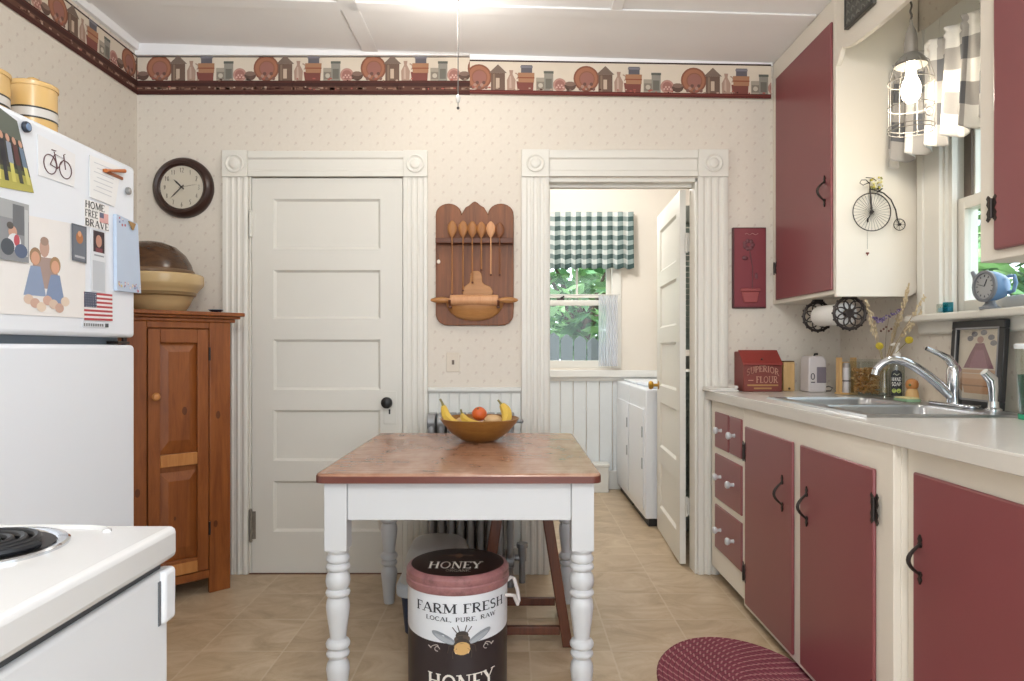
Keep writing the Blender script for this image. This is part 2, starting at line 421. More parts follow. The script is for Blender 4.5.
mb.box(RX, RX + .12, KW['y0'], KW['y1'], 0, KW['z0']); mb.box(RX, RX + .12, KW['y0'], KW['y1'], KW['z1'], 2.78)
struct(mb.build('wall_right', M['wallpaper'], smooth=False))

# ceiling battens and trim
mb = MB()
mb.prism([(-.745, zc(-.745) - .008), (-.665, zc(-.665) - .008), (-.665, zc(-.665)), (-.745, zc(-.745))], FY, BY, 'y')
struct(mb.build('trim_1', M['ceiling'], bevel=.004))
mb = MB(); mb.prism([(LX, zc(LX) - .008), (1.3, zc(1.3) - .008), (1.3, zc(1.3)), (LX, zc(LX))], 2.98, 3.06, 'y')
struct(mb.build('trim_2', M['ceiling'], bevel=.004))
mb = MB(); mb.prism([(.42, zc(.42) - .008), (.47, zc(.47) - .008), (.47, zc(.47)), (.42, zc(.42))], FY, 2.98, 'y')
struct(mb.build('trim_3', M['ceiling'], bevel=.004))
# cove strip on the back wall (tapers out as the ceiling sinks to the right) and along the left wall
mb = MB(); vs = [(LX, BY - .03, zc(LX)), (LX, BY, zc(LX)), (LX, BY, 2.586), (LX, BY - .018, 2.586), (-.21, BY - .03, zc(-.21) - .001), (-.21, BY, zc(-.21) - .001), (-.21, BY, 2.584), (-.21, BY - .018, 2.584)]
mb.add(vs, [(0, 1, 2, 3), (7, 6, 5, 4), (0, 3, 7, 4), (1, 0, 4, 5), (2, 1, 5, 6), (3, 2, 6, 7)])
mb.box(-.21, 1.3, BY - .012, BY, 2.535, 2.60)
struct(mb.build('trim_4', M['ceiling']))
mb = MB(); mb.prism([(LX, 2.66), (LX + .035, 2.66), (LX + .02, 2.606), (LX, 2.606)], FY, BY, 'y')
struct(mb.build('trim_5', M['ceiling']))

# printed wallpaper border
def border(name, length, fn, shelf, top0, top1, start, label):
    mb = MB(); P = .535
    def poly(pts, c, lay):
        mb.add([fn(min(max(u, 0), length), v, .0006 + .0004 * lay) for u, v in pts], [tuple(range(len(pts)))], PC(c, .75))
    def rect(u0, u1, v0, v1, c, lay):
        if u1 <= 0 or u0 >= length: return
        poly([(u0, v0), (u1, v0), (u1, v1), (u0, v1)], c, lay)
    h = .128
    poly([(0, 0), (length, 0), (length, top1), (0, top0)], '#d8cbb9', 0)
    poly([(0, top0 - .008), (length, top1 - .008), (length, top1), (0, top0)], '#3a2622', 1)
    for i in range(-1, int(length / P) + 2):
        u = start + i * P
        if u + P < 0 or u > length: continue
        if u < -.02 or u + P > length + .0:   # cut motifs at the ends
            pass
        def cl(pts, c, lay):
            q = [(min(max(a, 0), length), shelf + b) for a, b in pts]
            if max(a for a, b in q) - min(a for a, b in q) > .002: poly(q, c, lay)
        T = lambda pts: [(u + a, b) for a, b in pts]
        cl(T(circ(.075, .064, .064)), '#86543f', 1); cl(T(circ(.075, .064, .055)), '#a06a50', 2); cl(T(circ(.078, .062, .04)), '#8d5b45', 3); cl(T(circ(.078, .062, .034)), '#96655a', 4)
        for k in range(7): cl(T(circ(.045 + .011 * k, .012 + .012 * (k % 3), .009, 8)), ['#7b5a50', '#a88476', '#6a4a40'][k % 3], 5)
        cl(T([(.135, 0), (.205, 0), (.205, .085), (.135, .085)]), '#6b5548', 5); cl(T([(.145, 0), (.155, 0), (.155, .08), (.145, .08)]), '#86705f', 6)
        cl(T([(.125, .085), (.215, .085), (.17, .128)]), '#77655a', 6); cl(T([(.16, .012), (.178, .012), (.178, .06), (.16, .06)]), '#c3ad98', 6)
        cl(T([(.216, 0), (.255, 0), (.258, .05), (.243, .08), (.246, .1), (.226, .1), (.229, .08), (.214, .05)]), '#a78a7a', 6)
        cl(T([(.226, .01), (.238, .01), (.236, .07), (.228, .07)]), '#bda493', 7)
        cl(T(arc(.256, .07, .018, 90, -60, 6) + arc(.256, .07, .012, -60, 90, 6)), '#a78a7a', 6)
        cl(T([(.268, 0), (.345, 0), (.348, .045), (.262, .045)]), '#7a443b', 6); cl(T([(.272, .04), (.35, .04), (.352, .088), (.27, .088)]), '#a5785a', 7)
        cl(T([(.285, .088), (.34, .088), (.34, .126), (.285, .126)]), '#625d63', 7); cl(T([(.282, .112), (.343, .112), (.343, .122), (.282, .122)]), '#7d7a80', 8); cl(T([(.27, .06), (.352, .06), (.352, .066), (.27, .066)]), '#8b4c35', 8)
        cl(T([(.36, 0), (.405, 0), (.405, .065), (.36, .065)]), '#a3998a', 5); cl(T([(.363, .008), (.4, .008), (.4, .045), (.363, .045)]), '#857b6e', 6); cl(T(circ(.382, .026, .012, 10)), '#beb4a4', 7)
        cl(T([(.4, 0), (.445, 0), (.445, .086), (.4, .086)]), '#8f8a80', 6); cl(T([(.398, .086), (.447, .086), (.447, .098), (.398, .098)]), '#5f6058', 7); cl(T([(.407, .01), (.438, .01), (.438, .06), (.407, .06)]), '#6e6a60', 7)
        cl(T(circ(.478, .03, .034, 16)), '#b5897c', 5); cl(T(circ(.478, .03, .024, 16)), '#9c6c62', 6)
        for k in range(5): cl(T(circ(.463 + .008 * k, .018 + .01 * (k % 2), .005, 6)), '#cfa99c', 7)
        cl(T([(.5, .032)] + arc(.53, .032, .03, 180, 360, 8)), '#5d463b', 6); cl(T(circ(.53, .036, .026, 10, .012)), '#80685c', 7)
        rr = random.Random(i)
        for k in range(16):
            a = rr.uniform(0, P); b = rr.uniform(.0, .012) if k % 2 or shelf < .05 else rr.uniform(-.045, -.03)
            cl(T(circ(a, b, rr.uniform(.004, .009), 6, .004)), rr.choice(['#4a2219', '#8d7264', '#b59c8a', '#a5584c']), 13)
    if shelf > .05:
        rect(0, length, shelf - .028, shelf + .001, '#3c1a12', 9); rect(0, length, shelf - .008, shelf - .004, '#5a2a1c', 10)
        rect(0, length, shelf - .052, shelf - .028, '#5b392c', 9); rect(0, length, 0, shelf - .05, '#43190f', 10)
        rr = random.Random(3)
        for k in range(int(length * 60)):
            a = rr.uniform(0, length); w = rr.uniform(.006, .03); rect(a, a + w, shelf - .046 + rr.uniform(0, .006), shelf - .038 + rr.uniform(0, .006), rr.choice(['#8d6a58', '#a98a78', '#472218']), 11)
        rr = random.Random(5)
    else:
        rect(0, length, 0, shelf, '#5a2019', 9); rect(0, length, shelf * .5, shelf * .75, '#743228', 10)
    o = mb.build(name, smooth=False); tag(o, label, 'wallpaper border'); return o
bl = bx(470) - LX
border('wallpaper_border', bl, lambda u, v, o: (LX + u, BY - o, 2.392 + v), .07, .196, .196, .037, 'left printed shelf border on the back wall above the closed door, reaching the pull cord')
def rb(u, v, o): return (bx(470) + u, BY - .0125 - o if v > .145 else BY - o, 2.392 - .0155 * u + v)
border('wallpaper_border', bx(770) - bx(470), lambda u, v, o: (bx(470) + u, BY - .0125 - o, 2.392 - .016 * u + v), .022, .172, .172, -.03, 'right printed shelf border on the back wall, hung lower, with one thin base line')
border('wallpaper_border', 3.4, lambda u, v, o: (LX + o, BY - 3.4 + u, 2.392 + v), .07, .214, .196, .04, 'printed shelf border running along the left side wall above the fridge')

# casings with fluted faces and rosette corner blocks
def casing(name, x0, x1, zt, hz, hx0, hx1):
    mb = MB()
    for (a, b) in ((x0[0], x0[1]), (x1[0], x1[1])):
        w = b - a; pr = [(a, BY), (a, BY - .022), (a + .012, BY - .022)]
        for k in range(3):
            c = a + w * (.26 + .24 * k); pr += [(c - .012, BY - .022), (c - .007, BY - .0175), (c + .007, BY - .0175), (c + .012, BY - .022)]
        pr += [(b - .012, BY - .022), (b, BY - .018), (b, BY)]
        mb.prism(pr, .0, zt, 'z')
    # header with mouldings
    mb.prism([(BY, zt + .004), (BY - .020, zt + .004), (BY - .020, zt + .03), (BY - .014, zt + .036), (BY - .014, zt + .09), (BY - .022, zt + .096), (BY - .022, hz), (BY, hz)], x0[1], x1[0], 'x')
    o = mb.build(name, M['trim'], bevel=.002); struct(o)
    for a, b in (x0, x1):
        m = MB(); m.box(a, b + .0, BY - .028, BY, zt, hz + .002)
        cx_, cz_ = (a + b) / 2, (zt + hz) / 2
        T = Matrix.Translation((cx_, BY - .028, cz_)) @ Matrix.Rotation(pi / 2, 4, 'X')
        m.lathe([(.046, -.002), (.046, .006), (.04, .008), (.034, .002), (.026, .002), (.022, .008), (.001, .012)], tf=T, seg=24)
        m.build('rosette', M['trim'], o, bevel=.002)
    return o
casing('trim_6', (bx(224), bx(249)), (bx(404), bx(428)), bz(178), bz(152), 0, 0)
casing('trim_7', (bx(521.5), bx(549)), (bx(697), bx(727)), bz(178), bz(151), 0, 0)
# jambs of the doorway and of the closed door
mb = MB(); mb.box(D2L - .0, D2L + .01, BY - .004, BY + WT + .002, 0, D2T); mb.box(D2R - .012, D2R, BY - .004, BY + WT + .002, 0, D2T); mb.box(D2L, D2R, BY - .004, BY + WT + .002, D2T - .018, D2T)
mb.box(D2L, D2L + .018, BY + .05, BY + .085, 0, D2T - .02); mb.box(D2L, D2R, BY + .05, BY + .085, D2T - .034, D2T)
struct(mb.build('trim_8', M['trim'], bevel=.002))
mb = MB(); mb.box(D1L, D1L + .008, BY - .004, BY + WT, 0, D1T); mb.box(D1R - .006, D1R, BY - .004, BY + WT, 0, D1T); mb.box(D1L, D1R, BY + .03, BY + WT, 0, D1T - .0)
struct(mb.build('trim_9', M['trim']))

# closed five-panel door
def panel_door(mb, x0, x1, z0, z1, y, th, panels, rec=.012):
    """slab in the XZ plane, front face at y, with sunk panels (x0,x1,z0,z1)"""
    xs = sorted({x0, x1} | {p[0] for p in panels} | {p[1] for p in panels})
    zs = sorted({z0, z1} | {p[2] for p in panels} | {p[3] for p in panels})
    for i in range(len(xs) - 1):
        for k in range(len(zs) - 1):
            cx_, cz_ = (xs[i] + xs[i+1]) / 2, (zs[k] + zs[k+1]) / 2
            if any(p[0] < cx_ < p[1] and p[2] < cz_ < p[3] for p in panels): continue
            mb.add([(xs[i], y, zs[k]), (xs[i+1], y, zs[k]), (xs[i+1], y, zs[k+1]), (xs[i], y, zs[k+1])], [(0, 1, 2, 3)])
    for a, b, c, d in panels:
        e = .012; i = .006
        o = [(a, y, c), (b, y, c), (b, y, d), (a, y, d)]
        m_ = [(a + i, y + rec * .55, c + i), (b - i, y + rec * .55, c + i), (b - i, y + rec * .55, d - i), (a + i, y + rec * .55, d - i)]
        n = [(a + e, y + rec, c + e), (b - e, y + rec, c + e), (b - e, y + rec, d - e), (a + e, y + rec, d - e)]
        mb.add(o + m_ + n, [(k, (k + 1) % 4, 4 + (k + 1) % 4, 4 + k) for k in range(4)] + [(4 + k, 4 + (k + 1) % 4, 8 + (k + 1) % 4, 8 + k) for k in range(4)] + [(8, 9, 10, 11)])
    mb.add([(x0, y, z0), (x1, y, z0), (x1, y, z1), (x0, y, z1), (x0, y + th, z0), (x1, y + th, z0), (x1, y + th, z1), (x0, y + th, z1)],
           [(4, 5, 6, 7), (0, 4, 7, 3), (1, 2, 6, 5), (0, 1, 5, 4), (3, 7, 6, 2)])
d1 = sempty('door_1', ((D1L + D1R) / 2, BY, 0))
mb = MB(); ps = [(bx(273.5), bx(380.5), bz(b), bz(a)) for a, b in ((199, 249.5), (270, 319), (339.5, 390), (410, 461), (481, 531.5))]
panel_door(mb, D1L + .011, D1R - .008, .004, D1T - .006, BY - .002, .03, ps)
mb.build('door_slab', M['door'], d1, smooth=False)
T = Matrix.Translation((bx(390), BY - .003, bz(407))) @ Matrix.Rotation(pi / 2, 4, 'X')
mb = MB(); mb.box(bx(384), bx(396.5), BY - .007, BY - .002, bz(424), bz(391)); mb.build('escutcheon', M['door'], d1, bevel=.002)
mb = MB(); T = Matrix.Translation((bx(388.5), BY - .007, bz(402))) @ Matrix.Rotation(pi / 2, 4, 'X')
mb.lathe([(.012, 0), (.011, .018), (.012, .026), (.024, .032), (.029, .044), (.027, .054), (.016, .062), (.001, .064)], tf=T, seg=24)
mb.build('door_knob', M['black'], d1)
mb = MB(); mb.box(bx(389), bx(390.6), BY - .0085, BY - .006, bz(414), bz(410)); mb.disc((bx(389.8), BY - .0065, bz(410)), .005, (0, -1, 0)); mb.build('keyhole', M['black'], d1)
M['worn'] = paint('worn_hinge', '#8d8578', .5, .25, 60, c2='#5c544a')
for (a, b, c) in ((212, 236, 'door'), (510, 540, 'worn')):
    mb = MB(); mb.cyl((D1L + .008, BY - .012, bz(b)), (D1L + .008, BY - .012, bz(a)), .008); mb.box(D1L + .006, D1L + .03, BY - .0045, BY - .001, bz(b) + .006, bz(a) - .006)
    for z in (bz(a), bz(b)): mb.ball((D1L + .008, BY - .012, z), .009)
    mb.build('hinge', M[c], d1)

# wainscot with chair rail between the doors
x0, x1 = bx(428.5), bx(521)
mb = MB(); n = 9
mb.box(x0, x1, BY - .008, BY, .0, bz(392))
for k in range(n):
    a = x0 + (x1 - x0) * k / n; b = x0 + (x1 - x0) * (k + 1) / n
    mb.box(a + .003, b - .003, BY - .014, BY - .006, .0, bz(392))
struct(mb.build('wall_wainscot', M['wains'], bevel=.0025))
mb = MB(); mb.prism([(BY, bz(393)), (BY - .018, bz(393)), (BY - .03, bz(390.5)), (BY - .03, bz(388)), (BY - .02, bz(387)), (BY, bz(387))], x0, x1, 'x')
struct(mb.build('trim_10', M['wains'], bevel=.002))
mb = MB(); mb.box(x0, x1, BY - .026, BY - .012, 0, .14)
struct(mb.build('baseboard_back', M['wains'], bevel=.004))
# sill strip where the floor meets the closed door
mb = MB(); mb.box(D1L, D1R, BY - .012, BY - .003, 0, .004); struct(mb.build('trim_11', M['stoolw']))
# switch plate
mb = mbox(bx(446.5), bx(459.5), BY - .006, BY, bz(372), bz(352.5)); sw = mb.build('switch_plate', PC('#d9cdbb', .4), bevel=.003)
tag(sw, 'beige toggle switch plate on wallpaper below the wooden spoon rack', 'light switch')
mb = MB(); mb.box(bx(452), bx(454.4), BY - .012, BY - .004, bz(364.5), bz(360)); mb.build('toggle', PC('#6a5a4c', .5), sw)

# ------------------------------------------------------------------ laundry room beyond the doorway
LB = 5.62; LZ = 2.62; LRX = 1.58; LLX = -.35
def lx(px): return wx(px, LB)
def lz(py): return wz(py, LB)
W2 = dict(x0=lx(545) - .28, x1=lx(611.5), z0=lz(368), z1=lz(232))
mb = MB()
mb.box(LLX, W2['x0'], LB, LB + .12, 0, LZ); mb.box(W2['x1'], LRX, LB, LB + .12, 0, LZ)
mb.box(W2['x0'], W2['x1'], LB, LB + .12, 0, W2['z0']); mb.box(W2['x0'], W2['x1'], LB, LB + .12, W2['z1'], LZ)
struct(mb.build('wall_laundry_back', M['laundry'], smooth=False))
struct(mbox(LRX, LRX + .1, BY + WT, LB + .12, 0, LZ).build('wall_laundry_right', M['laundry'], smooth=False))
struct(mbox(LLX - .1, LLX, BY + WT, LB + .12, 0, LZ).build('wall_laundry_left', M['laundry'], smooth=False))
struct(mbox(LLX - .1, LRX + .1, BY + WT, LB + .12, LZ, LZ + .08).build('ceiling_laundry', M['ceiling'], smooth=False))
# wainscot and rail at the laundry window
mb = MB(); k = LLX
while k < LRX:
    mb.box(k + .003, min(k + .105, LRX) - .003, LB - .014, LB, 0, lz(378)); k += .105
struct(mb.build('wall_laundry_wainscot', PC('#dfe4e6', .5), bevel=.003))
mb = MB(); mb.box(LLX, LRX, LB - .05, LB, lz(377), lz(370)); mb.box(LLX, LRX, LB - .025, LB, lz(381), lz(377))
struct(mb.build('trim_12', PC('#e6e5e0', .45), bevel=.003))
mb = MB(); mb.box(LLX, LRX, LB - .03, LB - .012, 0, .15); struct(mb.build('baseboard_laundry', PC('#e2e2dd', .45), bevel=.004))
mb = MB(); mb.box(lx(584), lx(606), LB - .16, LB - .032, 0, .2); mb.box(lx(582), lx(607), LB - .17, LB - .032, .2, .225); struct(mb.build('trim_13', PC('#e2e2dd', .45), bevel=.005))
# window 2
w2 = sempty('window_2', ((W2['x0'] + W2['x1']) / 2, LB, W2['z0']))
x0, x1, z0, z1 = W2['x0'], W2['x1'], W2['z0'], W2['z1']; zm = lz(303)
mb = MB()
for a, b in ((x0 - .09, x0), (x1, x1 + .075)): mb.box(a, b, LB - .02, LB, z0, z1 + .09)
mb.box(x0 - .09, x1 + .075, LB - .02, LB, z1, z1 + .09)
mb.build('window_casing', M['trim'], w2, bevel=.003)
mb = MB(); f = .035
for a, b in ((x0, x0 + f), (x1 - f, x1)): mb.box(a, b, LB + .02, LB + .05, z0, zm + .02)
mb.box(x0 + f, x1 - f, LB + .02, LB + .05, z0, z0 + .06); mb.box(x0 + f, x1 - f, LB + .02, LB + .05, zm - .02, zm + .025)
mb.build('lower_sash', M['trim'], w2, bevel=.003)
mb = MB()
for a, b in ((x0, x0 + f), (x1 - f, x1)): mb.box(a, b, LB + .055, LB + .085, zm + .02, z1)
mb.box(x0 + f, x1 - f, LB + .055, LB + .085, zm + .045, zm + .075); mb.box(x0 + f, x1 - f, LB + .055, LB + .085, z1 - .05, z1)
for k in (1, 2): xx = x0 + (x1 - x0) * k / 3; mb.box(xx - .009, xx + .009, LB + .06, LB + .08, zm + .075, z1 - .05)
mb.build('upper_sash', M['trim'], w2, bevel=.003)
mb = MB(); mb.box(x0, x1, LB + .036, LB + .039, z0, zm); mb.box(x0, x1, LB + .069, LB + .072, zm, z1); mb.build('pane', M['glass'], w2, smooth=False)
mb = MB(); mb.box((x0 + x1) / 2 - .03, (x0 + x1) / 2 + .03, LB + .022, LB + .052, zm + .025, zm + .04); mb.cyl(((x0 + x1) / 2, LB + .03, zm + .04), ((x0 + x1) / 2 + .03, LB + .03, zm + .055), .007); mb.build('sash_lock', M['iron'], w2)

# open door leaf swung into the laundry
d2 = sempty('door_2', (.905, 3.62, 0))
mb = MB(); W = .75; ps = [(.1, W - .1, a, b) for a, b in ((.16, .43), (.53, .8), (.9, 1.16), (1.25, 1.5), (1.59, 1.84))]
panel_door(mb, 0, W, .012, 1.945, 0, .03, ps)
ang = atan2(.75, .038)
T = Matrix.Translation((.868 - .905, 0, 0)) @ Matrix.Rotation(ang, 4, 'Z')
# local: slab runs along +X from the hinge, face at y=0 looking -Y; rotate so it runs along +Y and the face looks -X
mb.v = [tuple(T @ Vector((x, -y, z))) for x, y, z in mb.v]
mb.build('door_slab', M['door'], d2, smooth=False, local=True)
mb = MB()
for sgn in (-1, 1):
    Tk = T @ Matrix.Translation((W - .06, 0 if sgn > 0 else -.03, .9)) @ Matrix.Rotation(-pi / 2 * sgn, 4, 'X')
    mb.lathe([(.026, 0), (.026, .004), (.01, .006), (.009, .03), (.022, .036), (.027, .048), (.022, .06), (.001, .064)], tf=Tk, seg=20)
mb.build('door_knob', M['brass'], d2, local=True)
for z in (.31, 1.67):
    mb = MB(); mb.cyl((-.006, -.012, z - .05), (-.006, -.012, z + .05), .008); mb.box(-.006, .012, -.014, -.01, z - .045, z + .045); mb.build('hinge', PC('#c9c6bd', .4), d2, local=True)

# louvred folding door against the laundry's right side
lv = sempty('door_3', (1.2, 4.30, 0))
mb = MB()
for a, b in ((.985, 1.03), (1.47, 1.515)): mb.box(a, b, 4.28, 4.31, .01, 2.0)
for a, b in ((.01, .14), (1.0, 1.08), (1.9, 2.0)): mb.box(1.03, 1.47, 4.28, 4.31, a, b)
mb.build('louvre_frame', PC('#8f9692', .5), lv, bevel=.002)
mb = MB(); z = .17
while z < 1.88:
    if not (.97 < z < 1.09): mb.add([(1.03, 4.282, z), (1.47, 4.282, z), (1.47, 4.305, z + .03), (1.03, 4.305, z + .03), (1.03, 4.286, z - .004), (1.47, 4.286, z - .004), (1.47, 4.309, z + .026), (1.03, 4.309, z + .026)], [(0, 1, 2, 3), (7, 6, 5, 4), (0, 4, 5, 1), (2, 6, 7, 3), (1, 5, 6, 2), (0, 3, 7, 4)])
    z += .034
mb.build('louvre_slats', PC('#7f8c86', .5), lv, smooth=False)

# ------------------------------------------------------------------ kitchen window (window_1)
w1 = sempty('window_1', (RX, 2.34, KW['z0']))
y0, y1, z0, z1 = KW['y0'], KW['y1'], KW['z0'], KW['z1']; zm = 1.665
mb = MB()
for a, b in ((y0 - .12, y0), (y1, y1 + .135)):
    mb.box(RX - .02, RX, a, b, z0 - .01, z1 + .12); mb.box(RX - .028, RX, (b if a < 2.3 else a + .115) - .02, (b if a < 2.3 else a + .135), z0 - .01, z1 + .12)
mb.box(RX - .02, RX, y0, y1, z1, z1 + .12)
mb.build('window_casing', M['trim'], w1, bevel=.004)
mb = MB(); mb.box(RX - .004, RX + .12, y1 - .012, y1, z0, z1); mb.box(RX - .004, RX + .12, y0, y0 + .012, z0, z1); mb.box(RX - .004, RX + .12, y0, y1, z1 - .012, z1); mb.box(RX + .01, RX + .03, y1 - .03, y1 - .012, z0, z1)
mb.build('window_jamb', M['trim'], w1)
mbox(RX + .066, RX + .074, y1 - .055, y1 - .013, zm + .02, z1 - .02).build('sash_track', paint('weathered_track', '#7d7064', .7, .2, 20), w1)
def sash(name, xa, xb, za, zb, munt, f=.05):
    mb = MB(); mb.box(xa, xb, y0 + .012, y0 + .012 + f, za, zb); mb.box(xa, xb, y1 - .012 - f, y1 - .012, za, zb)
    mb.box(xa, xb, y0 + .012 + f, y1 - .012 - f, za, za + .045); mb.box(xa, xb, y0 + .012 + f, y1 - .012 - f, zb - .045, zb)
    for k in range(1, munt):
        yy = y0 + (y1 - y0) * k / munt; mb.box(xa + .006, xb - .006, yy - .01, yy + .01, za + .045, zb - .045)
    if munt > 1: mb.box(xa + .006, xb - .006, y0 + .03, y1 - .03, (za + zb) / 2 - .01, (za + zb) / 2 + .01)
    mb.build(name, M['trim'], w1, bevel=.003)
sash('lower_sash', RX + .035, RX + .065, z0 + .002, zm + .02, 1)
sash('upper_sash', RX + .075, RX + .105, zm - .02, z1 - .012, 3)
mb = MB(); mb.box(RX + .049, RX + .052, y0 + .05, y1 - .05, z0, zm); mb.box(RX + .089, RX + .092, y0 + .05, y1 - .05, zm, z1); mb.build('pane', M['glass'], w1, smooth=False)
mb = MB(); mb.box(RX - .07, RX + .035, y0 - .14, y1 + .15, z0 - .028, z0); mb.build('window_stool', M['trim'], w1, bevel=.008, bseg=3)
mb = MB(); mb.prism([(RX, z0 - .075), (RX - .016, z0 - .075), (RX - .022, z0 - .068), (RX - .022, z0 - .045), (RX - .03, z0 - .028), (RX, z0 - .028)], y0 - .12, y1 + .135, 'y'); mb.build('window_apron', M['trim'], w1, bevel=.002)
# ------------------------------------------------------------------ base cabinets, worktop, sink
CT = .918; CX0 = .965; FX = .99     # worktop top, its front edge, cabinet face
def iron_handle(parent, x, y, z, h=.11, name='handle'):
    """wrought pull on a face looking -X: pointed back leaves and a bowed grip"""
    mb = MB()
    for s in (-1, 1):
        mb.prism([(y, z + s * h * .62), (y - .008, z + s * h * .5), (y - .004, z + s * h * .44), (y - .009, z + s * h * .36), (y - .004, z + s * h * .3), (y + .004, z + s * h * .3), (y + .009, z + s * h * .36), (y + .004, z + s * h * .44), (y + .008, z + s * h * .5)][::s], x - .004, x, 'x')
    n = 10; mb.tube([(x - .002 - .032 * sin(pi * k / n), y - .006 * sin(pi * k / n), z - h * .38 + h * .76 * k / n) for k in range(n + 1)], [.0032 + .0022 * sin(pi * k / n) for k in range(n + 1)], 8)
    return mb.build(name, M['iron'], parent)
def h_hinge(parent, x, y, z, h=.085):
    mb = MB(); h *= .58
    for s in (-1, 1):
        mb.prism([(y + s * .006, z - h * .5), (y + s * .014, z - h * .62), (y + s * .021, z - h * .5), (y + s * .016, z - h * .36), (y + s * .02, z - h * .2), (y + s * .012, z), (y + s * .02, z + h * .2), (y + s * .016, z + h * .36), (y + s * .021, z + h * .5), (y + s * .014, z + h * .62), (y + s * .006, z + h * .5)][::s], x - .003, x, 'x')
    mb.cyl((x - .004, y, z - h * .45), (x - .004, y, z + h * .45), .006)
    return mb.build('hinge', M['iron'], parent)
def yof(px, X): return F * X / (px - CX)
# drawer cabinet
YA0, YA1 = 2.99, 3.472
dc = thing('drawer_cabinet', 'narrow cream base cabinet with four dark red drawers beside the doorway', 'cabinet', (1.3, 3.25, 0))
mb = MB(); mb.box(FX, FX + .02, YA0, YA1, .055, CT - .045); mb.box(FX + .02, 1.62, YA0, YA0 + .018, .055, CT - .045); mb.box(FX + .02, 1.62, YA1 - .018, YA1, .055, CT - .045); mb.box(FX + .02, 1.62, YA0 + .018, YA1 - .018, .055, .075)
mb.build('body', M['cream'], dc, bevel=.002)
mbox(FX + .05, 1.62, YA0 + .02, YA1 - .02, .0, .054).build('plinth', M['black'], dc)
def knob(parent, x, y, z):
    mb = MB(); T = Matrix.Translation((x, y, z)) @ Matrix.Rotation(-pi / 2, 4, 'Y')
    mb.lathe([(.009, 0), (.007, .01), (.008, .016), (.015, .022), (.017, .03), (.013, .037), (.001, .039)], tf=T, seg=16); mb.build('knob', M['whitep'], parent)
ya, yb = yof(741.5, FX - .006), yof(715, FX - .006)
ym = yof(729, FX - .006)
def drawer(ya, yb, za, zb, ks):
    mb = mbox(FX - .008, FX + .002, ya, yb, za, zb); d = mb.build('drawer', M['red'], dc, bevel=.006, bseg=3)
    for y, z in ks: knob(d, FX - .008, y, z)
drawer(ya, ym - .01, .65, .82, [((ya + ym) / 2, .74)]); drawer(ym + .01, yb, .65, .82, [((yb + ym) / 2, .74)])
drawer(ya, yb, .405, .62, [(ya + .1, .52), (yb - .1, .52)]); drawer(ya, yb, .165, .375, [(ya + .1, .27), (yb - .1, .27)])
# sink cabinet
YB0, YB1 = yof(893.5, FX), 2.986
sc_ = thing('sink_cabinet', 'wide cream sink base cabinet with two tall dark red doors', 'cabinet', (1.3, (YB0 + YB1) / 2, 0))
mb = MB(); mb.box(FX, FX + .02, YB0, YB1, .03, CT - .045); mb.box(FX + .02, 1.62, YB0, YB0 + .018, .03, CT - .045); mb.box(FX + .02, 1.62, YB1 - .018, YB1, .03, CT - .045); mb.box(FX + .02, 1.62, YB0 + .018, YB1 - .018, .05, .07)
mb.build('body', M['cream'], sc_, bevel=.002)
mbox(FX + .07, 1.62, YB0 + .02, YB1 - .02, .0, .049).build('plinth', M['black'], sc_)
DT, DB = .797, .05
DX = FX - .011
for (a, b, hy, hinge_y) in ((yof(795, FX), yof(744.5, DX), 0, yof(744.5, DX) + .006), (yof(877, FX), yof(799.5, DX), 0, yof(877, FX) - .006)):
    d = mbox(DX, FX - .0005, a, b, DB, DT).build('cabinet_door', M['red'], sc_, bevel=.005, bseg=3)
    hy = a + .085 if hinge_y > b else b - .06
    iron_handle(d, DX, hy, .60, .108)
    for z in (.18, .69): h_hinge(d, DX + .002, hinge_y + (0 if hinge_y > b else 0), z, .12)
# cabinet nearest the camera
X3 = 1.025; YC0, YC1 = .55, YB0 - .004
cc = thing('base_cabinet', 'set-back cream base cabinet with a single wide dark red door at the right', 'cabinet', (1.3, (YC0 + YC1) / 2, 0))
mb = MB(); mb.box(X3, X3 + .02, YC0, YC1, .03, CT - .045); mb.box(X3 + .02, 1.62, YC0, YC0 + .018, .03, CT - .045); mb.box(X3 + .02, 1.62, YC1 - .018, YC1, .03, CT - .045); mb.box(X3 + .02, 1.62, YC0 + .018, YC1 - .018, .05, .07)
mb.build('body', M['cream'], cc, bevel=.002)
mbox(X3 + .04, 1.62, YC0 + .02, YC1 - .02, .0, .049).build('plinth', M['black'], cc)
yd = yof(912.5, X3 - .011)
d = mbox(X3 - .011, X3 - .0005, .62, yd, DB, .812).build('cabinet_door', M['red'], cc, bevel=.007, bseg=3)
iron_handle(d, X3 - .011, yd - .035, .60, .1)

# worktop with the sink cut-out
SY0, SY1, SX0, SX1 = 2.09, 2.90, 1.06, 1.555
mb = MB(); WX1 = RX - .002; WY0, WY1 = .5, 3.498
xs = [(SX0 + .02), (SX1 - .02)]; ys = [SY0 + .02, SY1 - .02]
fr = lambda y: .962 + .012 * max(0, 3.5 - y)
out = [(fr(WY0), WY0), (WX1, WY0), (WX1, WY1), (fr(WY1), WY1)]; inn = [(xs[0], ys[0]), (xs[1], ys[0]), (xs[1], ys[1]), (xs[0], ys[1])]
vs = []
for z in (CT - .043, CT):
    vs += [(x, y, z) for x, y in out] + [(x, y, z) for x, y in inn]
fs = []
for k in range(4):
    j = (k + 1) % 4
    fs += [(8 + k, 8 + j, 12 + j, 12 + k), (k, 4 + k, 4 + j, j), (k, j, 8 + j, 8 + k), (4 + k, 12 + k, 12 + j, 4 + j)]
mb.add(vs, fs, M['counter'])
wt = mb.build('worktop', None, smooth=False, bevel=.004); tag(wt, 'long off-white laminate worktop running under the window along the right wall', 'worktop')
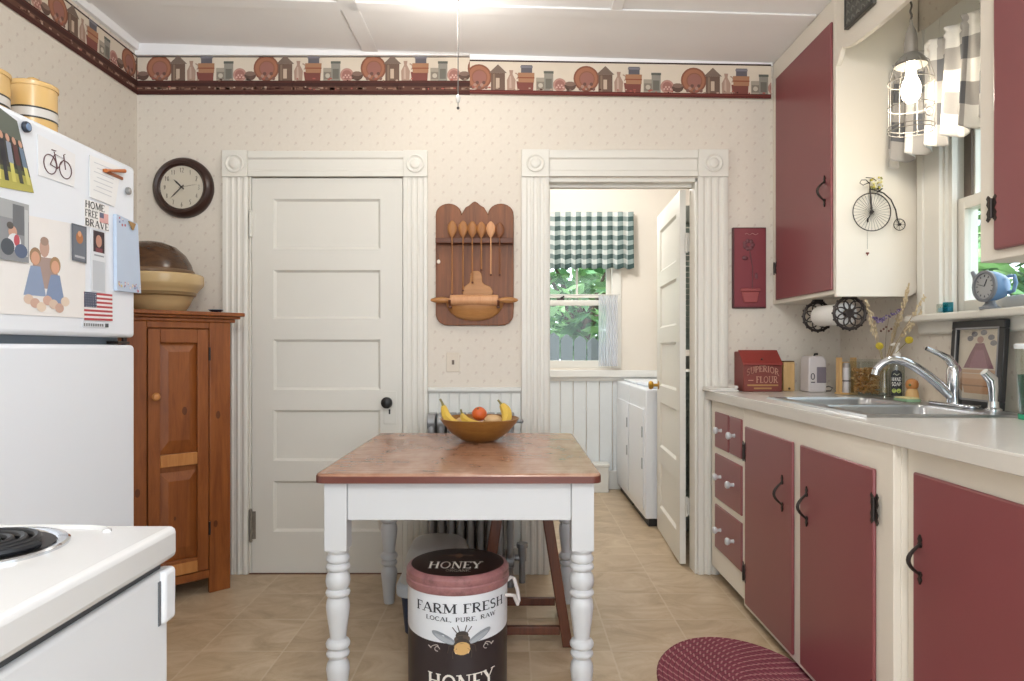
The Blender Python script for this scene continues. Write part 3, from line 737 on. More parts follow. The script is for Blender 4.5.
mb = MB(); mb.add([(fr(WY0) - .0012, WY0, CT - .041), (fr(WY1) - .0012, WY1, CT - .041), (fr(WY1) - .0012, WY1, CT - .005), (fr(WY0) - .0012, WY0, CT - .005), (fr(WY0) + .001, WY0, CT - .041), (fr(WY1) + .001, WY1, CT - .041), (fr(WY1) + .001, WY1, CT - .005), (fr(WY0) + .001, WY0, CT - .005)], [(0, 1, 2, 3), (7, 6, 5, 4), (0, 4, 5, 1), (2, 6, 7, 3)])
mb.build('edge_band', M['edge'], wt)
# sink
sk = thing('kitchen_sink', 'stainless steel double bowl sink set into the worktop below the window', 'sink', ((SX0 + SX1) / 2, (SY0 + SY1) / 2, CT))
mb = MB()
bowls = [(SX0 + .035, SX1 - .1, SY0 + .035, (SY0 + SY1) / 2 - .02), (SX0 + .035, SX1 - .1, (SY0 + SY1) / 2 + .02, SY1 - .035)]
xs = [SX0, bowls[0][0], bowls[0][1], SX1]; ys = [SY0, bowls[0][2], bowls[0][3], bowls[1][2], bowls[1][3], SY1]
zt = CT + .007
for i in range(3):
    for k in range(5):
        if i == 1 and k in (1, 3): continue
        mb.add([(xs[i], ys[k], zt), (xs[i+1], ys[k], zt), (xs[i+1], ys[k+1], zt), (xs[i], ys[k+1], zt)], [(0, 1, 2, 3)])
o = [(SX0, SY0), (SX1, SY0), (SX1, SY1), (SX0, SY1)]; q = [(SX0 - .004, SY0 - .004), (SX1 + .004, SY0 - .004), (SX1 + .004, SY1 + .004), (SX0 - .004, SY1 + .004)]
mb.add([(x, y, zt) for x, y in o] + [(x, y, CT + .0006) for x, y in q], [(k, (k + 1) % 4, 4 + (k + 1) % 4, 4 + k) for k in range(4)])
mb.build('rim', M['steel'], sk, smooth=False)
for a, b, c, d in bowls:
    mb = MB(); rings = []
    for dz, ins, r in ((0.0, 0, .03), (-.01, .006, .04), (-.13, .014, .05), (-.165, .04, .06), (-.17, .09, .05)):
        rings.append([(x, y, zt + dz) for x, y in rrect(a + ins, b - ins, c + ins, d - ins, r, 5)])
    n = len(rings[0]); vs = [p for r in rings for p in r]
    mb.add(vs, [(i * n + k, i * n + (k + 1) % n, (i + 1) * n + (k + 1) % n, (i + 1) * n + k) for i in range(4) for k in range(n)] + [tuple(4 * n + k for k in range(n))])
    # flat corner gussets between square cut-out and rounded mouth
    for (px_, py_, a0) in ((b - .03, d - .03, 0), (a + .03, d - .03, 90), (a + .03, c + .03, 180), (b - .03, c + .03, 270)):
        ar = arc(px_, py_, .03, a0, a0 + 90, 5); cxx = px_ + .03 * (1 if a0 in (0, 270) else -1); cyy = py_ + .03 * (1 if a0 in (0, 90) else -1)
        mb.add([(x, y, zt) for x, y in ar] + [(cxx, cyy, zt)], [tuple(range(len(ar) + 1))])
    bo = mb.build('bowl', M['steel'], sk, angle=60)
    m = MB(); m.lathe([(.04, 0), (.036, .003), (.02, .001), (.001, .001)], ((a + b) / 2, (c + d) / 2, zt - .1695), 20); m.build('drain', M['chrome'], bo)
# faucet
fy, fx = 2.415, 1.525
fa = thing('kitchen_faucet', 'chrome single-lever faucet with a long arched spout on the sink deck', 'faucet', (fx, fy, zt))
mb = MB(); mb.prism(rrect(fx - .03, fx + .03, fy - .12, fy + .12, .028, 6), zt, zt + .012, 'z'); mb.build('deck_plate', M['chrome'], fa, bevel=.004)
mb = MB(); mb.lathe([(.023, .012), (.022, .05), (.024, .055), (.024, .1), (.023, .128), (.016, .142), (.001, .146)], (fx, fy, zt), 24); mb.build('faucet_body', M['chrome'], fa)
sp = []
P0, P1, P2, P3 = Vector((fx - .01, fy, zt + .035)), Vector((fx - .13, fy + .02, zt + .16)), Vector((fx - .2, fy + .03, zt + .195)), Vector((fx - .25, fy + .035, zt + .125))
for k in range(15):
    t = k / 14; sp.append(P0 * (1 - t) ** 3 + P1 * 3 * t * (1 - t) ** 2 + P2 * 3 * t * t * (1 - t) + P3 * t ** 3)
mb = MB(); mb.tube(sp, [.017 - .004 * k / 14 for k in range(15)], 14); mb.cyl(sp[-1], sp[-1] + Vector((-.004, 0, -.018)), .013); mb.build('spout', M['chrome'], fa)
mb = MB(); mb.tube([(fx, fy, zt + .135), (fx - .02, fy, zt + .165), (fx - .05, fy + .005, zt + .182), (fx - .09, fy + .01, zt + .2)], [.016, .014, .01, .008], 12); mb.build('lever', M['chrome'], fa)
# sprayer
syy, sxx = 2.232, 1.535
spr = thing('sink_sprayer', 'chrome hand sprayer standing in its holder beside the faucet', 'sprayer', (sxx, syy, zt))
mb = MB(); mb.lathe([(.024, 0), (.024, .006), (.016, .012), (.015, .03)], (sxx, syy, zt + .0002), 18); mb.build('holder', M['chrome'], spr)
mb = MB(); mb.tube([(sxx, syy, zt + .02), (sxx, syy, zt + .07), (sxx - .005, syy, zt + .1), (sxx - .03, syy, zt + .125)], [.011, .014, .018, .013], 14); mb.build('spray_head', M['chrome'], spr)

# ------------------------------------------------------------------ wall cabinets and the scalloped board between them
UX = 1.305; UZ = 1.345; UY0 = 2.82
uc = thing('wall_cabinet', 'cream wall cabinet with dark red door beside the red plaque, left of the window', 'cabinet', (1.47, 3.15, UZ))
def ztop(x): return zc(x) - .002
mb = MB(); mb.prism([(UX, UZ), (RX - .002, UZ), (RX - .002, ztop(RX)), (UX, ztop(UX))], UY0 + .016, BY - .002, 'y')
mb.build('body', M['cream'], uc, bevel=.002)
mb = MB(); mb.prism([(UX, UZ - .012)] + arc(RX - .05, UZ + .035, .047, 270, 360, 6) + [(RX - .002, UZ + .1), (RX - .002, ztop(RX)), (UX, ztop(UX))], UY0, UY0 + .016, 'y'); mb.build('end_panel', M['cream'], uc, bevel=.003)
da, db = yof(833.5, UX), 3.44
d = mbox(UX - .011, UX - .0005, da, db, 1.362, 2.452).build('cabinet_door', M['red'], uc, bevel=.007, bseg=3)
iron_handle(d, UX - .011, da + .055, 1.775, .105); h_hinge(d, UX - .009, db + .004, 1.52, .09)
nc = thing('wall_cabinet', 'cream wall cabinet with dark red door at the far right, right of the window', 'cabinet', (1.47, 1.6, 1.38))
NY1 = yof(980, UX)
mb = MB(); mb.prism([(UX, 1.362), (RX - .002, 1.362), (RX - .002, ztop(RX)), (UX, ztop(UX))], .95, NY1, 'y'); mb.build('body', M['cream'], nc, bevel=.003)
nd = yof(992.5, UX - .018)
d = mbox(UX - .018, UX - .0005, 1.0, nd, 1.386, 2.452).build('cabinet_door', M['red'], nc, bevel=.007, bseg=3)
h_hinge(d, UX - .016, nd + .004, 1.50, .1)
# valance board
va, vb = NY1 + .001, UY0 - .001; vm = (va + vb) / 2; hw = (vb - va) / 2
pts = [(va, 2.266)]; 
def side(s): return [(vm + s * hw, 2.262), (vm + s * (hw - .012), 2.268), (vm + s * (hw - .028), 2.285), (vm + s * (hw - .04), 2.305), (vm + s * (hw - .052), 2.318)]
mid = [(vm + (hw - .052) * cos(pi * k / 16), 2.318 - .042 * sin(pi * k / 16) ** .9) for k in range(1, 16)]
low = side(1) + mid + side(-1)[::-1]
zt_ = ztop(UX) - .001
mb = MB(); mb.prism([(y, z) for y, z in low] + [(va, zt_), (vb, zt_)], UX, UX + .02, 'x')
vbd = struct(mb.build('trim_14', M['cream'], bevel=.003))
# sign on the board
sy0, sy1 = yof(877, UX), yof(848.5, UX)
sg = thing('wall_plaque', 'small dark grey carved plaque on the board over the sink window', 'plaque', (UX, (sy0 + sy1) / 2, 2.36))
mb = MB(); mb.box(UX - .014, UX - .0005, sy0, sy1, 2.358, 2.5); mb.build('board', PC('#55544f', .6), sg, bevel=.003)
mb = MB(); rr = random.Random(2)
for k in range(5):
    for j in range(4):
        y = sy0 + .03 + (sy1 - sy0 - .06) * k / 4; z = 2.38 + .032 * j
        mb.tube([(UX - .0155, y - .012, z - .006), (UX - .017, y, z + .008), (UX - .0155, y + .012, z - .004)], .003, 6)
mb.build('carving', PC('#77766f', .6), sg)
mb = MB()
for a, b, c, e in ((sy0, sy1, 2.358, 2.368), (sy0, sy1, 2.49, 2.5), (sy0, sy0 + .01, 2.368, 2.49), (sy1 - .01, sy1, 2.368, 2.49)): mb.box(UX - .018, UX - .013, a, b, c, e)
mb.build('border', PC('#3e3d3a', .6), sg, bevel=.002)

# ------------------------------------------------------------------ pine cupboard in the left corner
R_ = Vector((-1.335, 3.30)); U = Vector((-.7071, -.7071)); N = Vector((.7071, -.7071)); L = .47
cup = thing('pine_cupboard', 'orange-brown pine corner cupboard with a panelled door, standing behind the fridge', 'cupboard', (-1.62, 3.25, 0))
def cp(t, d=0): p = R_ + U * t + N * d; return (p.x, p.y)
PL = R_ + U * L
body = [cp(0), (-1.50, 3.465), (-1.50, BY - .012), (LX + .012, BY - .012), (LX + .012, 3.14), (LX + .035, 3.14), cp(L)]
mb = MB(); mb.prism(body, .11, 1.245, 'z'); mb.build('body', M['pine'], cup)
def fbox(mb, t0, t1, z0, z1, d0, d1, mat=None):
    a, b, c, d = cp(t0, d0), cp(t1, d0), cp(t1, d1), cp(t0, d1)
    mb.prism([a, b, c, d], z0, z1, 'z', mat)
mb = MB(); fbox(mb, 0, .098, .0, 1.245, .0005, .02)
fbox(mb, .365, L, .0, 1.245, .0005, .02); fbox(mb, .098, .365, 1.215, 1.245, .0005, .02); fbox(mb, .098, .365, .07, .108, .0005, .02)
fbox(mb, .0, .02, .0, .11, -.1, .0005); fbox(mb, L - .02, L, 0, .11, -.1, .0005)
mb.build('face_frame', M['pine'], cup, bevel=.004)
dr = MB(); a, b = .102, .361
fbox(dr, a, a + .05, .112, 1.211, .0005, .022); fbox(dr, b - .05, b, .112, 1.211, .0005, .022)
fbox(dr, a + .05, b - .05, 1.15, 1.211, .0005, .022); fbox(dr, a + .05, b - .05, .112, .18, .0005, .022)
dro = dr.build('cupboard_door', M['pine'], cup, bevel=.003)
for r0, r1, f0, f1 in ((.60, .655, .0005, .023), (.112, .165, .012, .024)):
    m = MB(); fbox(m, a + .05, b - .05, r0, r1, f0, f1); m.build('rail', M['pinel'], dro, bevel=.003)
for z0_, z1_ in ((.68, 1.135), (.2, .56)):
    m = MB()
    i = .035
    o8 = [cp(a + .05, .002), cp(b - .05, .002)]; 
    A0, B0 = a + .05, b - .05
    vs = [(*cp(A0, .004), z0_ - .02), (*cp(B0, .004), z0_ - .02), (*cp(B0, .004), z1_ + .015), (*cp(A0, .004), z1_ + .015),
          (*cp(A0 + i, .018), z0_ + i), (*cp(B0 - i, .018), z0_ + i), (*cp(B0 - i, .018), z1_ - i + .01), (*cp(A0 + i, .018), z1_ - i + .01)]
    m.add(vs, [(4, 5, 6, 7)] + [(k, (k + 1) % 4, 4 + (k + 1) % 4, 4 + k) for k in range(4)]); m.build('raised_panel', M['pine'], dro, smooth=False)
T = Matrix.Translation((*cp(b - .024, .022), .915)) @ Matrix.Rotation(radians(-45), 4, 'Z') @ Matrix.Rotation(pi / 2, 4, 'Y')
T = Matrix.Translation((*cp(b - .024, .022), .915)) @ Vector((N.x, N.y, 0)).to_track_quat('Z', 'Y').to_matrix().to_4x4()
m = MB(); m.lathe([(.009, 0), (.008, .012), (.016, .02), (.018, .028), (.012, .036), (.001, .038)], tf=T, seg=16); m.build('knob', M['pinel'], dro)
for z in (.3, 1.1):
    m = MB(); m.cyl((*cp(a - .003, .024), z - .03), (*cp(a - .003, .024), z + .03), .005); m.build('hinge', M['iron'], dro)
def off(d):
    return [cp(-d, d), (-1.50 + d * .2, 3.465 + d * .2 if d < .02 else 3.475), (-1.50, BY - .006), (LX + .006, BY - .006), (LX + .006, 3.12), cp(L + d, d)]
mb = MB(); mb.prism(off(.022), 1.245, 1.262, 'z'); mb.prism(off(.04), 1.262, 1.274, 'z'); mb.prism(off(.055), 1.274, 1.292, 'z'); mb.build('cornice', M['pine'], cup, bevel=.004)
CTZ = 1.2925
# bowls on the cupboard
bc = (-1.622, 3.235)
yb = thing('mixing_bowl', 'large tan stoneware mixing bowl standing on the pine cupboard', 'bowl', (*bc, CTZ))
mb = MB(); prof = [(.095, 0), (.105, .006), (.125, .04), (.14, .072), (.148, .078), (.15, .086), (.166, .108), (.18, .122), (.183, .13), (.183, .165), (.178, .172), (.166, .17), (.15, .11), (.1, .02), (.001, .015)]
mb.lathe(prof, (*bc, CTZ), 48, capt=False); yo = mb.build('body', M['yellow'], yb)
mb = MB(); mb.lathe([(.1415, .0705), (.1495, .0772), (.1518, .0865), (.1545, .09)], (*bc, CTZ), 48, capb=False, capt=False); mb.build('glaze_band', M['bandd'], yb)
db_ = thing('dough_bowl', 'dark brown wooden bowl turned upside down in the stoneware bowl', 'bowl', (bc[0] + .0, bc[1], CTZ + .18))
mb = MB(); mb.lathe([(.182, .0), (.181, .012), (.170, .05), (.146, .092), (.106, .128), (.055, .148), (.001, .152)], (bc[0] - .045, bc[1], CTZ + .1735), 48)
mb.build('shell', M['darkwood'], db_)
mb = MB(); mb.lathe([(.1835, .001), (.1848, .006), (.1838, .014), (.180, .02)], (bc[0] - .045, bc[1], CTZ + .1735), 48, capb=False, capt=False); mb.build('rim', PC('#6e5235', .4), db_)
dd = thing('trinket_dish', 'tiny dark blue dish on the right end of the pine cupboard top', 'dish', (-1.415, 3.345, CTZ))
mb = MB(); mb.lathe([(.018, 0), (.022, .006), (.036, .016), (.034, .017), (.02, .008), (.001, .007)], (-1.415, 3.345, CTZ + .0005), 20, capt=False); mb.build('bowl', PC('#232a3c', .25), dd)
mb = MB(); mb.tube(circ_pts := [(-1.415 + .035 * cos(2 * pi * k / 20), 3.345 + .035 * sin(2 * pi * k / 20), CTZ + .017) for k in range(20)], .0015, 6, closed=True); mb.build('rim', PC('#7c8796', .3), dd)

# ------------------------------------------------------------------ refrigerator with its magnets
GX = -1.160; GY0, GY1 = 1.43, 2.155; GT = 1.68
fg = thing('refrigerator', 'white top-freezer refrigerator covered in photos and magnets', 'fridge', (-1.5, 1.79, 0))
mb = MB(); mb.box(LX + .03, GX - .065, GY0, GY1, .02, GT - .012); mb.build('cabinet_shell', M['fridge'], fg, bevel=.008)
mb = MB(); mb.box(GX - .065, GX - .05, GY0 + .01, GY1 - .008, .1, GT - .02); mb.build('gasket', M['gasket'], fg)
fd = mbox(GX - .05, GX, GY0, GY1, 1.157, GT).build('freezer_door', M['fridge'], fg, bevel=.012, bseg=4)
rd = mbox(GX - .05, GX, GY0, GY1, .1, 1.135).build('fridge_door', M['fridge'], fg, bevel=.012, bseg=4)
mb = MB(); mb.box(GX - .045, GX - .01, GY1 - .075, GY1 - .012, 1.138, 1.146); mb.cyl((GX - .02, GY1 - .025, 1.134), (GX - .02, GY1 - .025, 1.158), .008); mb.build('hinge', M['iron'], fg)
mbox(GX - .06, GX - .02, GY0 + .02, GY1 - .02, .02, .095).build('kick_grille', PC('#8f949a', .5), fg)
def fp(px, py):
    s = (CX - px) / 1.166 * 1.166 / -GX; return F / s, CH + (HY - py) / s
def card(px0, py0, px1, py1, px2, py2, px3, py3):
    return [fp(a, b) for a, b in ((px0, py0), (px1, py1), (px2, py2), (px3, py3))]
def fquad(mb, pts, d0, d1, mat): mb.prism(pts, GX + d0, GX + d1, 'x', mat)
def lerp4(q, u, v):
    a = [q[0][i] * (1 - u) + q[1][i] * u for i in (0, 1)]; b = [q[3][i] * (1 - u) + q[2][i] * u for i in (0, 1)]
    return (a[0] * (1 - v) + b[0] * v, a[1] * (1 - v) + b[1] * v)
def sheet(name, q, label, cat, group, base, draws, d0=.0008, th=.0015):
    """card held on the fridge door; q = TL,TR,BR,BL; draws = list of (polygon in card fractions with v down, colour)"""
    mb = MB(); fquad(mb, q, d0, d0 + th, PC(base, .5))
    for k, (poly, c) in enumerate(draws):
        mb.add([(GX + d0 + th + .00008 * (k + 1), *lerp4(q, u, v)) for u, v in poly], [tuple(range(len(poly)))], PC(c, .5))
    o = mb.build(name, None, smooth=False); tag(o, label, cat, group); return o
R4 = lambda a, b, c, d: [(a, c), (b, c), (b, d), (a, d)]
E = lambda x, y, r, ry=None: circ(x, y, r, 16, ry)
GP = 'photos and notes on the fridge'
sheet('photo', card(-40, 78, 16, 121, 33, 193, -40, 180), 'group photo of people outdoors on the freezer door under the dark round magnet', 'photo', GP, '#40403c',
      [(R4(0, 1, 0, .3), '#5f665c'), (R4(0, 1, .75, 1), '#b4ad5a'), (R4(0, 1, .72, .78), '#5c6240')] + [p for k in range(5) for p in ((E(.5 + .11 * k, .34, .035, .05), '#c79a83'), (R4(.46 + .11 * k, .54 + .11 * k, .39, .66), ['#5b6f8a', '#2d2c35', '#8e97a8', '#5e3a3a', '#6c7f94'][k]), (R4(.47 + .11 * k, .53 + .11 * k, .66, .9), ['#d8d27a', '#30333a', '#cfc96e', '#474a40', '#d2cc76'][k]))])
# card with a bicycle drawing
q = card(37, 134, 74.5, 154.5, 73.5, 187, 37.5, 175)
bk = sheet('postcard', q, 'white card with a line drawing of a bicycle on the freezer door', 'card', GP, '#e9eaec', [])
mb = MB()
def fl(q, u, v, d=.0035): return (GX + d, *lerp4(q, u, v))
for cx_, cy_ in ((.3, .62), (.72, .6)): mb.tube([fl(q, cx_ + .17 * cos(2 * pi * k / 20), cy_ + .25 * sin(2 * pi * k / 20)) for k in range(20)], .0013, 6, closed=True)
for seg in ([(.3, .62), (.42, .3), (.68, .3), (.5, .66), (.3, .62)], [(.42, .3), (.5, .66)], [(.72, .6), (.66, .2), (.7, .16)], [(.4, .25), (.42, .3)], [(.34, .22), (.45, .2)]): mb.tube([fl(q, u, v) for u, v in seg], .0012, 6)
mb.build('bicycle_drawing', PC('#5c3a3e', .6), bk)
q = card(88.5, 155, 120, 168, 113.5, 207, 88.5, 197)
nt = sheet('note_paper', q, 'curling white note held by the orange clothespin on the freezer door', 'paper', GP, '#eceded', [(R4(.12 + .1 * (k % 2), .8, .12 + .11 * k, .14 + .11 * k), '#c9ccd2') for k in range(7)], .002, .002)
cy, cz_ = fp(101.5, 170.5); cy2, cz2 = fp(120.5, 171)
pin = thing('clothespin', 'orange wooden clothespin magnet holding the white note', 'clothespin', (GX, cy, cz_))
mb = MB(); mb.tube([(GX + .012, cy, cz_), (GX + .013, cy * .7 + cy2 * .3, cz_ * .7 + cz2 * .3), (GX + .012, cy2, cz2)], [.0055, .0035, .006], 10); mb.build('body', PC('#b8682f', .5), pin)
mb = MB(); mb.box(GX + .004, GX + .008, cy - .002, cy2, cz_ - .004, cz_ + .004); mb.build('jaw', PC('#8f4d22', .5), pin)
def magnet(px, py, r, c, label, c2):
    y, z = fp(px, py); t = thing('fridge_magnet', label, 'magnet', (GX, y, z), group='round magnets on the fridge')
    T = Matrix.Translation((GX + .0035, y, z)) @ Matrix.Rotation(pi / 2, 4, 'Y')
    m = MB(); m.lathe([(r, 0), (r, .006), (r * .85, .009), (.001, .009)], tf=T, seg=24); m.build('body', PC(c, .35), t)
    m = MB(); m.lathe([(r * .7, .0085), (r * .6, .0105), (.0008, .0115)], tf=T, seg=24); m.build('cap', PC(c2, .3), t)
magnet(23.5, 127, .013, '#2c3340', 'dark round magnet with bluish face at the top of the group photo', '#6f88a8')
magnet(126, 191, .011, '#8a8a88', 'plain grey round magnet near the far edge of the freezer door', '#9c9c9a')
q = card(84, 199, 108, 206, 108, 232, 84, 225.5)
ff = sheet('word_magnet', q, 'white magnet with HOME FREE BRAVE in black capitals and a small flag', 'magnet', GP, '#f0eeec', [(R4(.6, .98, .34, .72), '#d9a7a4'), (R4(.6, .78, .34, .54), '#6b6f88')])
mb = MB()
def on(q, u0, v0, wu, hv):
    return lambda a, b: (GX + .0032, *lerp4(q, u0 + a * wu, v0 - b * hv))
for tx, v0, w in (('HOME', .3, .8), ('FREE', .63, .52), ('BRAVE', .97, .98)):
    put_text(mb, tx, 1, on(q, .0, v0, w, .27), PC('#1d1d20', .6), width=1, center=False, serif=False)
mb.build('lettering', None, ff, smooth=False)
q = card(-8, 196, 26, 205, 26, 263, -8, 258)
sheet('photo', q, 'grey snapshot with a red spot above the left of the family portrait', 'photo', GP, '#8f9296', [(R4(0, 1, 0, .3), '#a9acae'), (R4(.5, .85, .05, .55), '#6f7378'), (R4(.86, .97, .1, .9), '#c3c6c8'), (E(.5, .52, .13, .1), '#c9a08c'), (E(.55, .68, .2, .14), '#dfe0e4'), (E(.62, .65, .09, .1), '#bf5560'), (E(.35, .78, .2, .14), '#4d555e'), (E(.75, .82, .2, .12), '#5c6a86'), (E(.42, .42, .1, .06), '#5c5855')], .0055)
# family portrait
q = card(-12, 208, 84.5, 226, 84.5, 318, -12, 313)
fam = [(E(.535, .45, .1, .22), '#9aa0b4')]
def kid(x, y, s, hair, shirt): return [(E(x, y + .02, .06 * s, .09 * s), hair), (E(x, y + .04, .045 * s, .07 * s), '#d6a48a'), ([(x - .05 * s, y + .12), (x + .05 * s, y + .12), (x + .11 * s, y + .42), (x - .12 * s, y + .42)], shirt)]
fam = [([(.42, .4), (.62, .4), (.72, .72), (.36, .72)], '#ab968f'), (E(.525, .3, .052, .1), '#c4a293'), (E(.525, .235, .045, .045), '#a58d80')] + kid(.43, .38, 1, '#a08468', '#8fa0bd') + kid(.64, .45, 1, '#ab8c69', '#8496b6')
fam += [(E(.36 + .065 * k, .84 + .035 * (k % 3), .05, .05), ['#d9c2b0', '#cba898', '#e2d0bd', '#d2ae9e'][k % 4]) for k in range(7)]
fp_o = sheet('photo', q, 'large white portrait of a man hugging two children in blue on the freezer door', 'photo', GP, '#eceae8', fam)
q = card(69.5, 223, 84, 227, 84, 263.5, 70, 260)
sheet('holy_card', q, 'small dark grey card with an orange figure beside the family portrait', 'card', GP, '#5d636e', [(R4(.06, .94, .05, .95), '#6d747f'), (E(.5, .35, .25, .16), '#b0744a'), (E(.5, .24, .12, .08), '#d9a27a'), (R4(.15, .85, .84, .9), '#b9bcc2')], .0055)
q = card(90, 228, 105, 232, 105.5, 293.5, 90.5, 291)
sheet('memorial_card', q, 'narrow white card with a portrait photo and printed lines, above the flag', 'card', GP, '#dfe3e8', [(R4(.15, .9, .02, .36), '#3a2c33'), (E(.52, .18, .2, .1), '#c08f7c'), (R4(.3, .75, .29, .36), '#7c4048'), (R4(.2, .85, .4, .425), '#9aa0a8'), (R4(.1, .9, .5, .98), '#c3c9d0')])
q = card(83, 291.5, 111.5, 294.5, 111.5, 321, 83, 320)
fl_ = [(R4(0, 1, k / 13 , (k + 1) / 13), '#b8434a' if k % 2 == 0 else '#eceaea') for k in range(13)] + [(R4(0, .42, 0, 7 / 13), '#3f4660')]
fl_ += [(E(.05 + .08 * c, .06 + .09 * r, .013, .02), '#d9dbe2') for r in range(6) for c in range(5)]
sheet('flag_magnet', q, 'rectangular flag magnet with red and white stripes near the freezer bottom', 'magnet', GP, '#eeeeee', fl_)
q = card(82, 322, 108, 323.5, 108, 327.5, 82, 327)
sheet('text_strip', q, 'thin strip with a row of tiny grey print right below the flag magnet', 'magnet', GP, '#dfe4ea', [(R4(.03 + .085 * k, .09 + .085 * k, .2, .8), '#77797c') for k in range(9)] + [(R4(.84, .98, .05, .95), '#55585c')])
q = card(112.5, 214, 134, 224, 138.5, 293.5, 113, 290.5)
npd = thing('notepad', 'pale blue tall notepad with flower trim at the far edge of the freezer door', 'notepad', (GX, q[0][0], q[0][1]))
mb = MB(); q2 = [(min(a, GY1 + .012), b) for a, b in q]; mb.prism(q2, GX + .002, GX + .012, 'x', PC('#bccbdf', .6)); mb.build('pages', None, npd, smooth=False)
mb = MB(); rr = random.Random(4)
for k in range(34):
    u = rr.uniform(.05, .95); v = rr.uniform(.88, .98) if k > 8 else rr.uniform(.03, .12)
    mb.disc((GX + .0122 + .00005 * k, *lerp4(q2, u, v)), rr.uniform(.002, .0045), (1, 0, 0), PC(rr.choice(['#c98a94', '#e6d9d6', '#b05f68', '#d9c37a', '#8090b8']), .6), 8, .0003)
mb.build('flower_print', None, npd, smooth=False)
mb = MB(); yy, zz = lerp4(q2, .62, .075); mb.prism([(yy - .02, zz + .012), (yy + .022, zz + .01), (yy + .006, zz - .014)], GX + .0145, GX + .019, 'x'); mb.build('heart_clip', PC('#9c7a4c', .5), npd, bevel=.002)

# canisters on top of the fridge
def canister(c, r, h, label, sun):
    t = thing('canister', label, 'canister', (c[0], c[1], GT), group='yellow canisters on the fridge')
    z = GT - .0115
    m = MB(); m.lathe([(r, 0), (r, h * .93)], (*c, z), 40)
    m.build('body', M['tin'], t)
    m = MB(); m.lathe([(r + .0006, h * .52), (r + .0006, h * .645)], (*c, z), 40, capb=False, capt=False); m.build('white_band', M['tinw'], t)
    for k in (.515, .645):
        m = MB(); m.lathe([(r + .001, h * k - .0025), (r + .001, h * k + .0025)], (*c, z), 40, capb=False, capt=False); m.build('black_stripe', PC('#2f2a22', .4), t)
    m = MB(); m.lathe([(r + .0025, h * .93), (r + .0035, h * .95), (r + .0035, h * .985), (r * .97, h), (.001, h)], (*c, z), 40); lid = m.build('lid', M['tin'], t)
    m = MB(); m.lathe([(.012, 0), (.009, .008), (.015, .018), (.001, .024)], (c[0], c[1], z + h), 16); m.build('knob', M['tin'], lid)
    if sun:
        m = MB()
        for k in range(13):
            a = 2 * pi * k / 13
            th0 = radians(-46); 
            def cy_(du, dv): th = th0 + du / r; return (c[0] + (r + .0012) * cos(th), c[1] + (r + .0012) * sin(th), z + h * .62 + dv)
            p = [cy_(.012 * cos(a - .1), .012 * sin(a - .1)), cy_(.034 * cos(a), .034 * sin(a)), cy_(.012 * cos(a + .1), .012 * sin(a + .1))]
            m.add(p, [(0, 1, 2)])
        m.build('sunburst_print', PC('#3a3024', .5), t, smooth=False)
canister((-1.388, 2.03), .06, .218, 'plain yellow canister with a white band, right one of the pair on the fridge', False)
canister((-1.425, 1.855), .078, .195, 'yellow canister with a dark starburst, left one of the pair on the fridge', True)

# ------------------------------------------------------------------ stove
SXF = -.4125; SYF = .865; ST = .9045
sv = thing('electric_stove', 'white electric coil stove in the near left corner of the photo', 'stove', (-.75, .5, 0))
mb = MB(); mb.box(-1.09, SXF - .035, .1, SYF - .006, .04, ST - .05); mb.build('body', M['stove'], sv, bevel=.004)
BC = [(-.575, .765 - .0, .085), (-.60, .30, .105), (-.87, .74, .105), (-.87, .32, .085)]
BC[0] = (-.575, .757, .083)
mb = MB()   # cooktop: thick rounded slab
mb.prism(rrect(-1.09, SXF, .1, SYF, .008, 3), ST - .038, ST + .001, 'z'); mb.build('cooktop', M['stove'], sv, bevel=.008, bseg=3)
mb = MB(); pts = [(-1.05, SYF - .016, ST + .0), (-.52, SYF - .016, ST + .0)] + [(-.52 + .04 * sin(radians(a)), SYF - .036 + .02 * cos(radians(a)), ST + .0) for a in (20, 45, 70, 90)]
mb.tube(pts, .005, 8); mb.build('raised_bead', M['stove'], sv)
for x, y, r in BC:
    m = MB(); m.lathe([(r, -.0005), (r, .003), (r * .97, .0045), (r * .88, .0035), (r * .84, .001), (r * .3, .0008), (.001, .0008)], (x, y, ST + .001), 40); pan = m.build('drip_pan', M['chrome'], sv)
    m = MB(); m.lathe([(r * .84, .0024), (r * .5, .0022), (.001, .0022)], (x, y, ST + .001), 32); m.build('pan_well', M['black'], pan)
    m = MB(); pts = []
    turns = 4
    for k in range(turns * 28 + 1):
        a = 2 * pi * k / 28; rr_ = r * (.16 + .6 * k / (turns * 28)); pts.append((x + rr_ * cos(a), y + rr_ * sin(a), ST + .0075))
    m.tube(pts, .0042, 8); m.build('coil', M['coil'], sv)
mb = MB(); mb.box(SXF - .034, SXF - .006, .12, SYF - .012, .22, ST - .047); od = mb.build('oven_door', M['stovedoor'], sv, bevel=.006, bseg=3)
mb = MB(); mb.box(SXF - .03, SXF - .012, .14, SYF - .02, ST - .0468, ST - .0385); mb.build('door_gap', PC('#3b3d40', .6), sv)
mb = MB(); mb.box(SXF - .02, SXF - .0005, SYF - .032, SYF - .002, ST - .112, ST - .0475); mb.build('door_handle', M['stovedoor'], od, bevel=.006, bseg=3)
mb = MB(); mb.box(SXF - .0065, SXF - .0045, SYF - .038, SYF - .033, ST - .110, ST - .058); mb.build('slot', PC('#55585c', .5), od)
mb = MB(); mb.box(SXF - .034, SXF - .014, .12, SYF - .014, .05, .21); mb.build('bottom_drawer', M['stovedoor'], sv, bevel=.005)
mb = MB(); mb.box(-1.14, -1.088, .1, SYF - .004, .04, ST + .0); mb.build('back_panel', M['stove'], sv, bevel=.006)
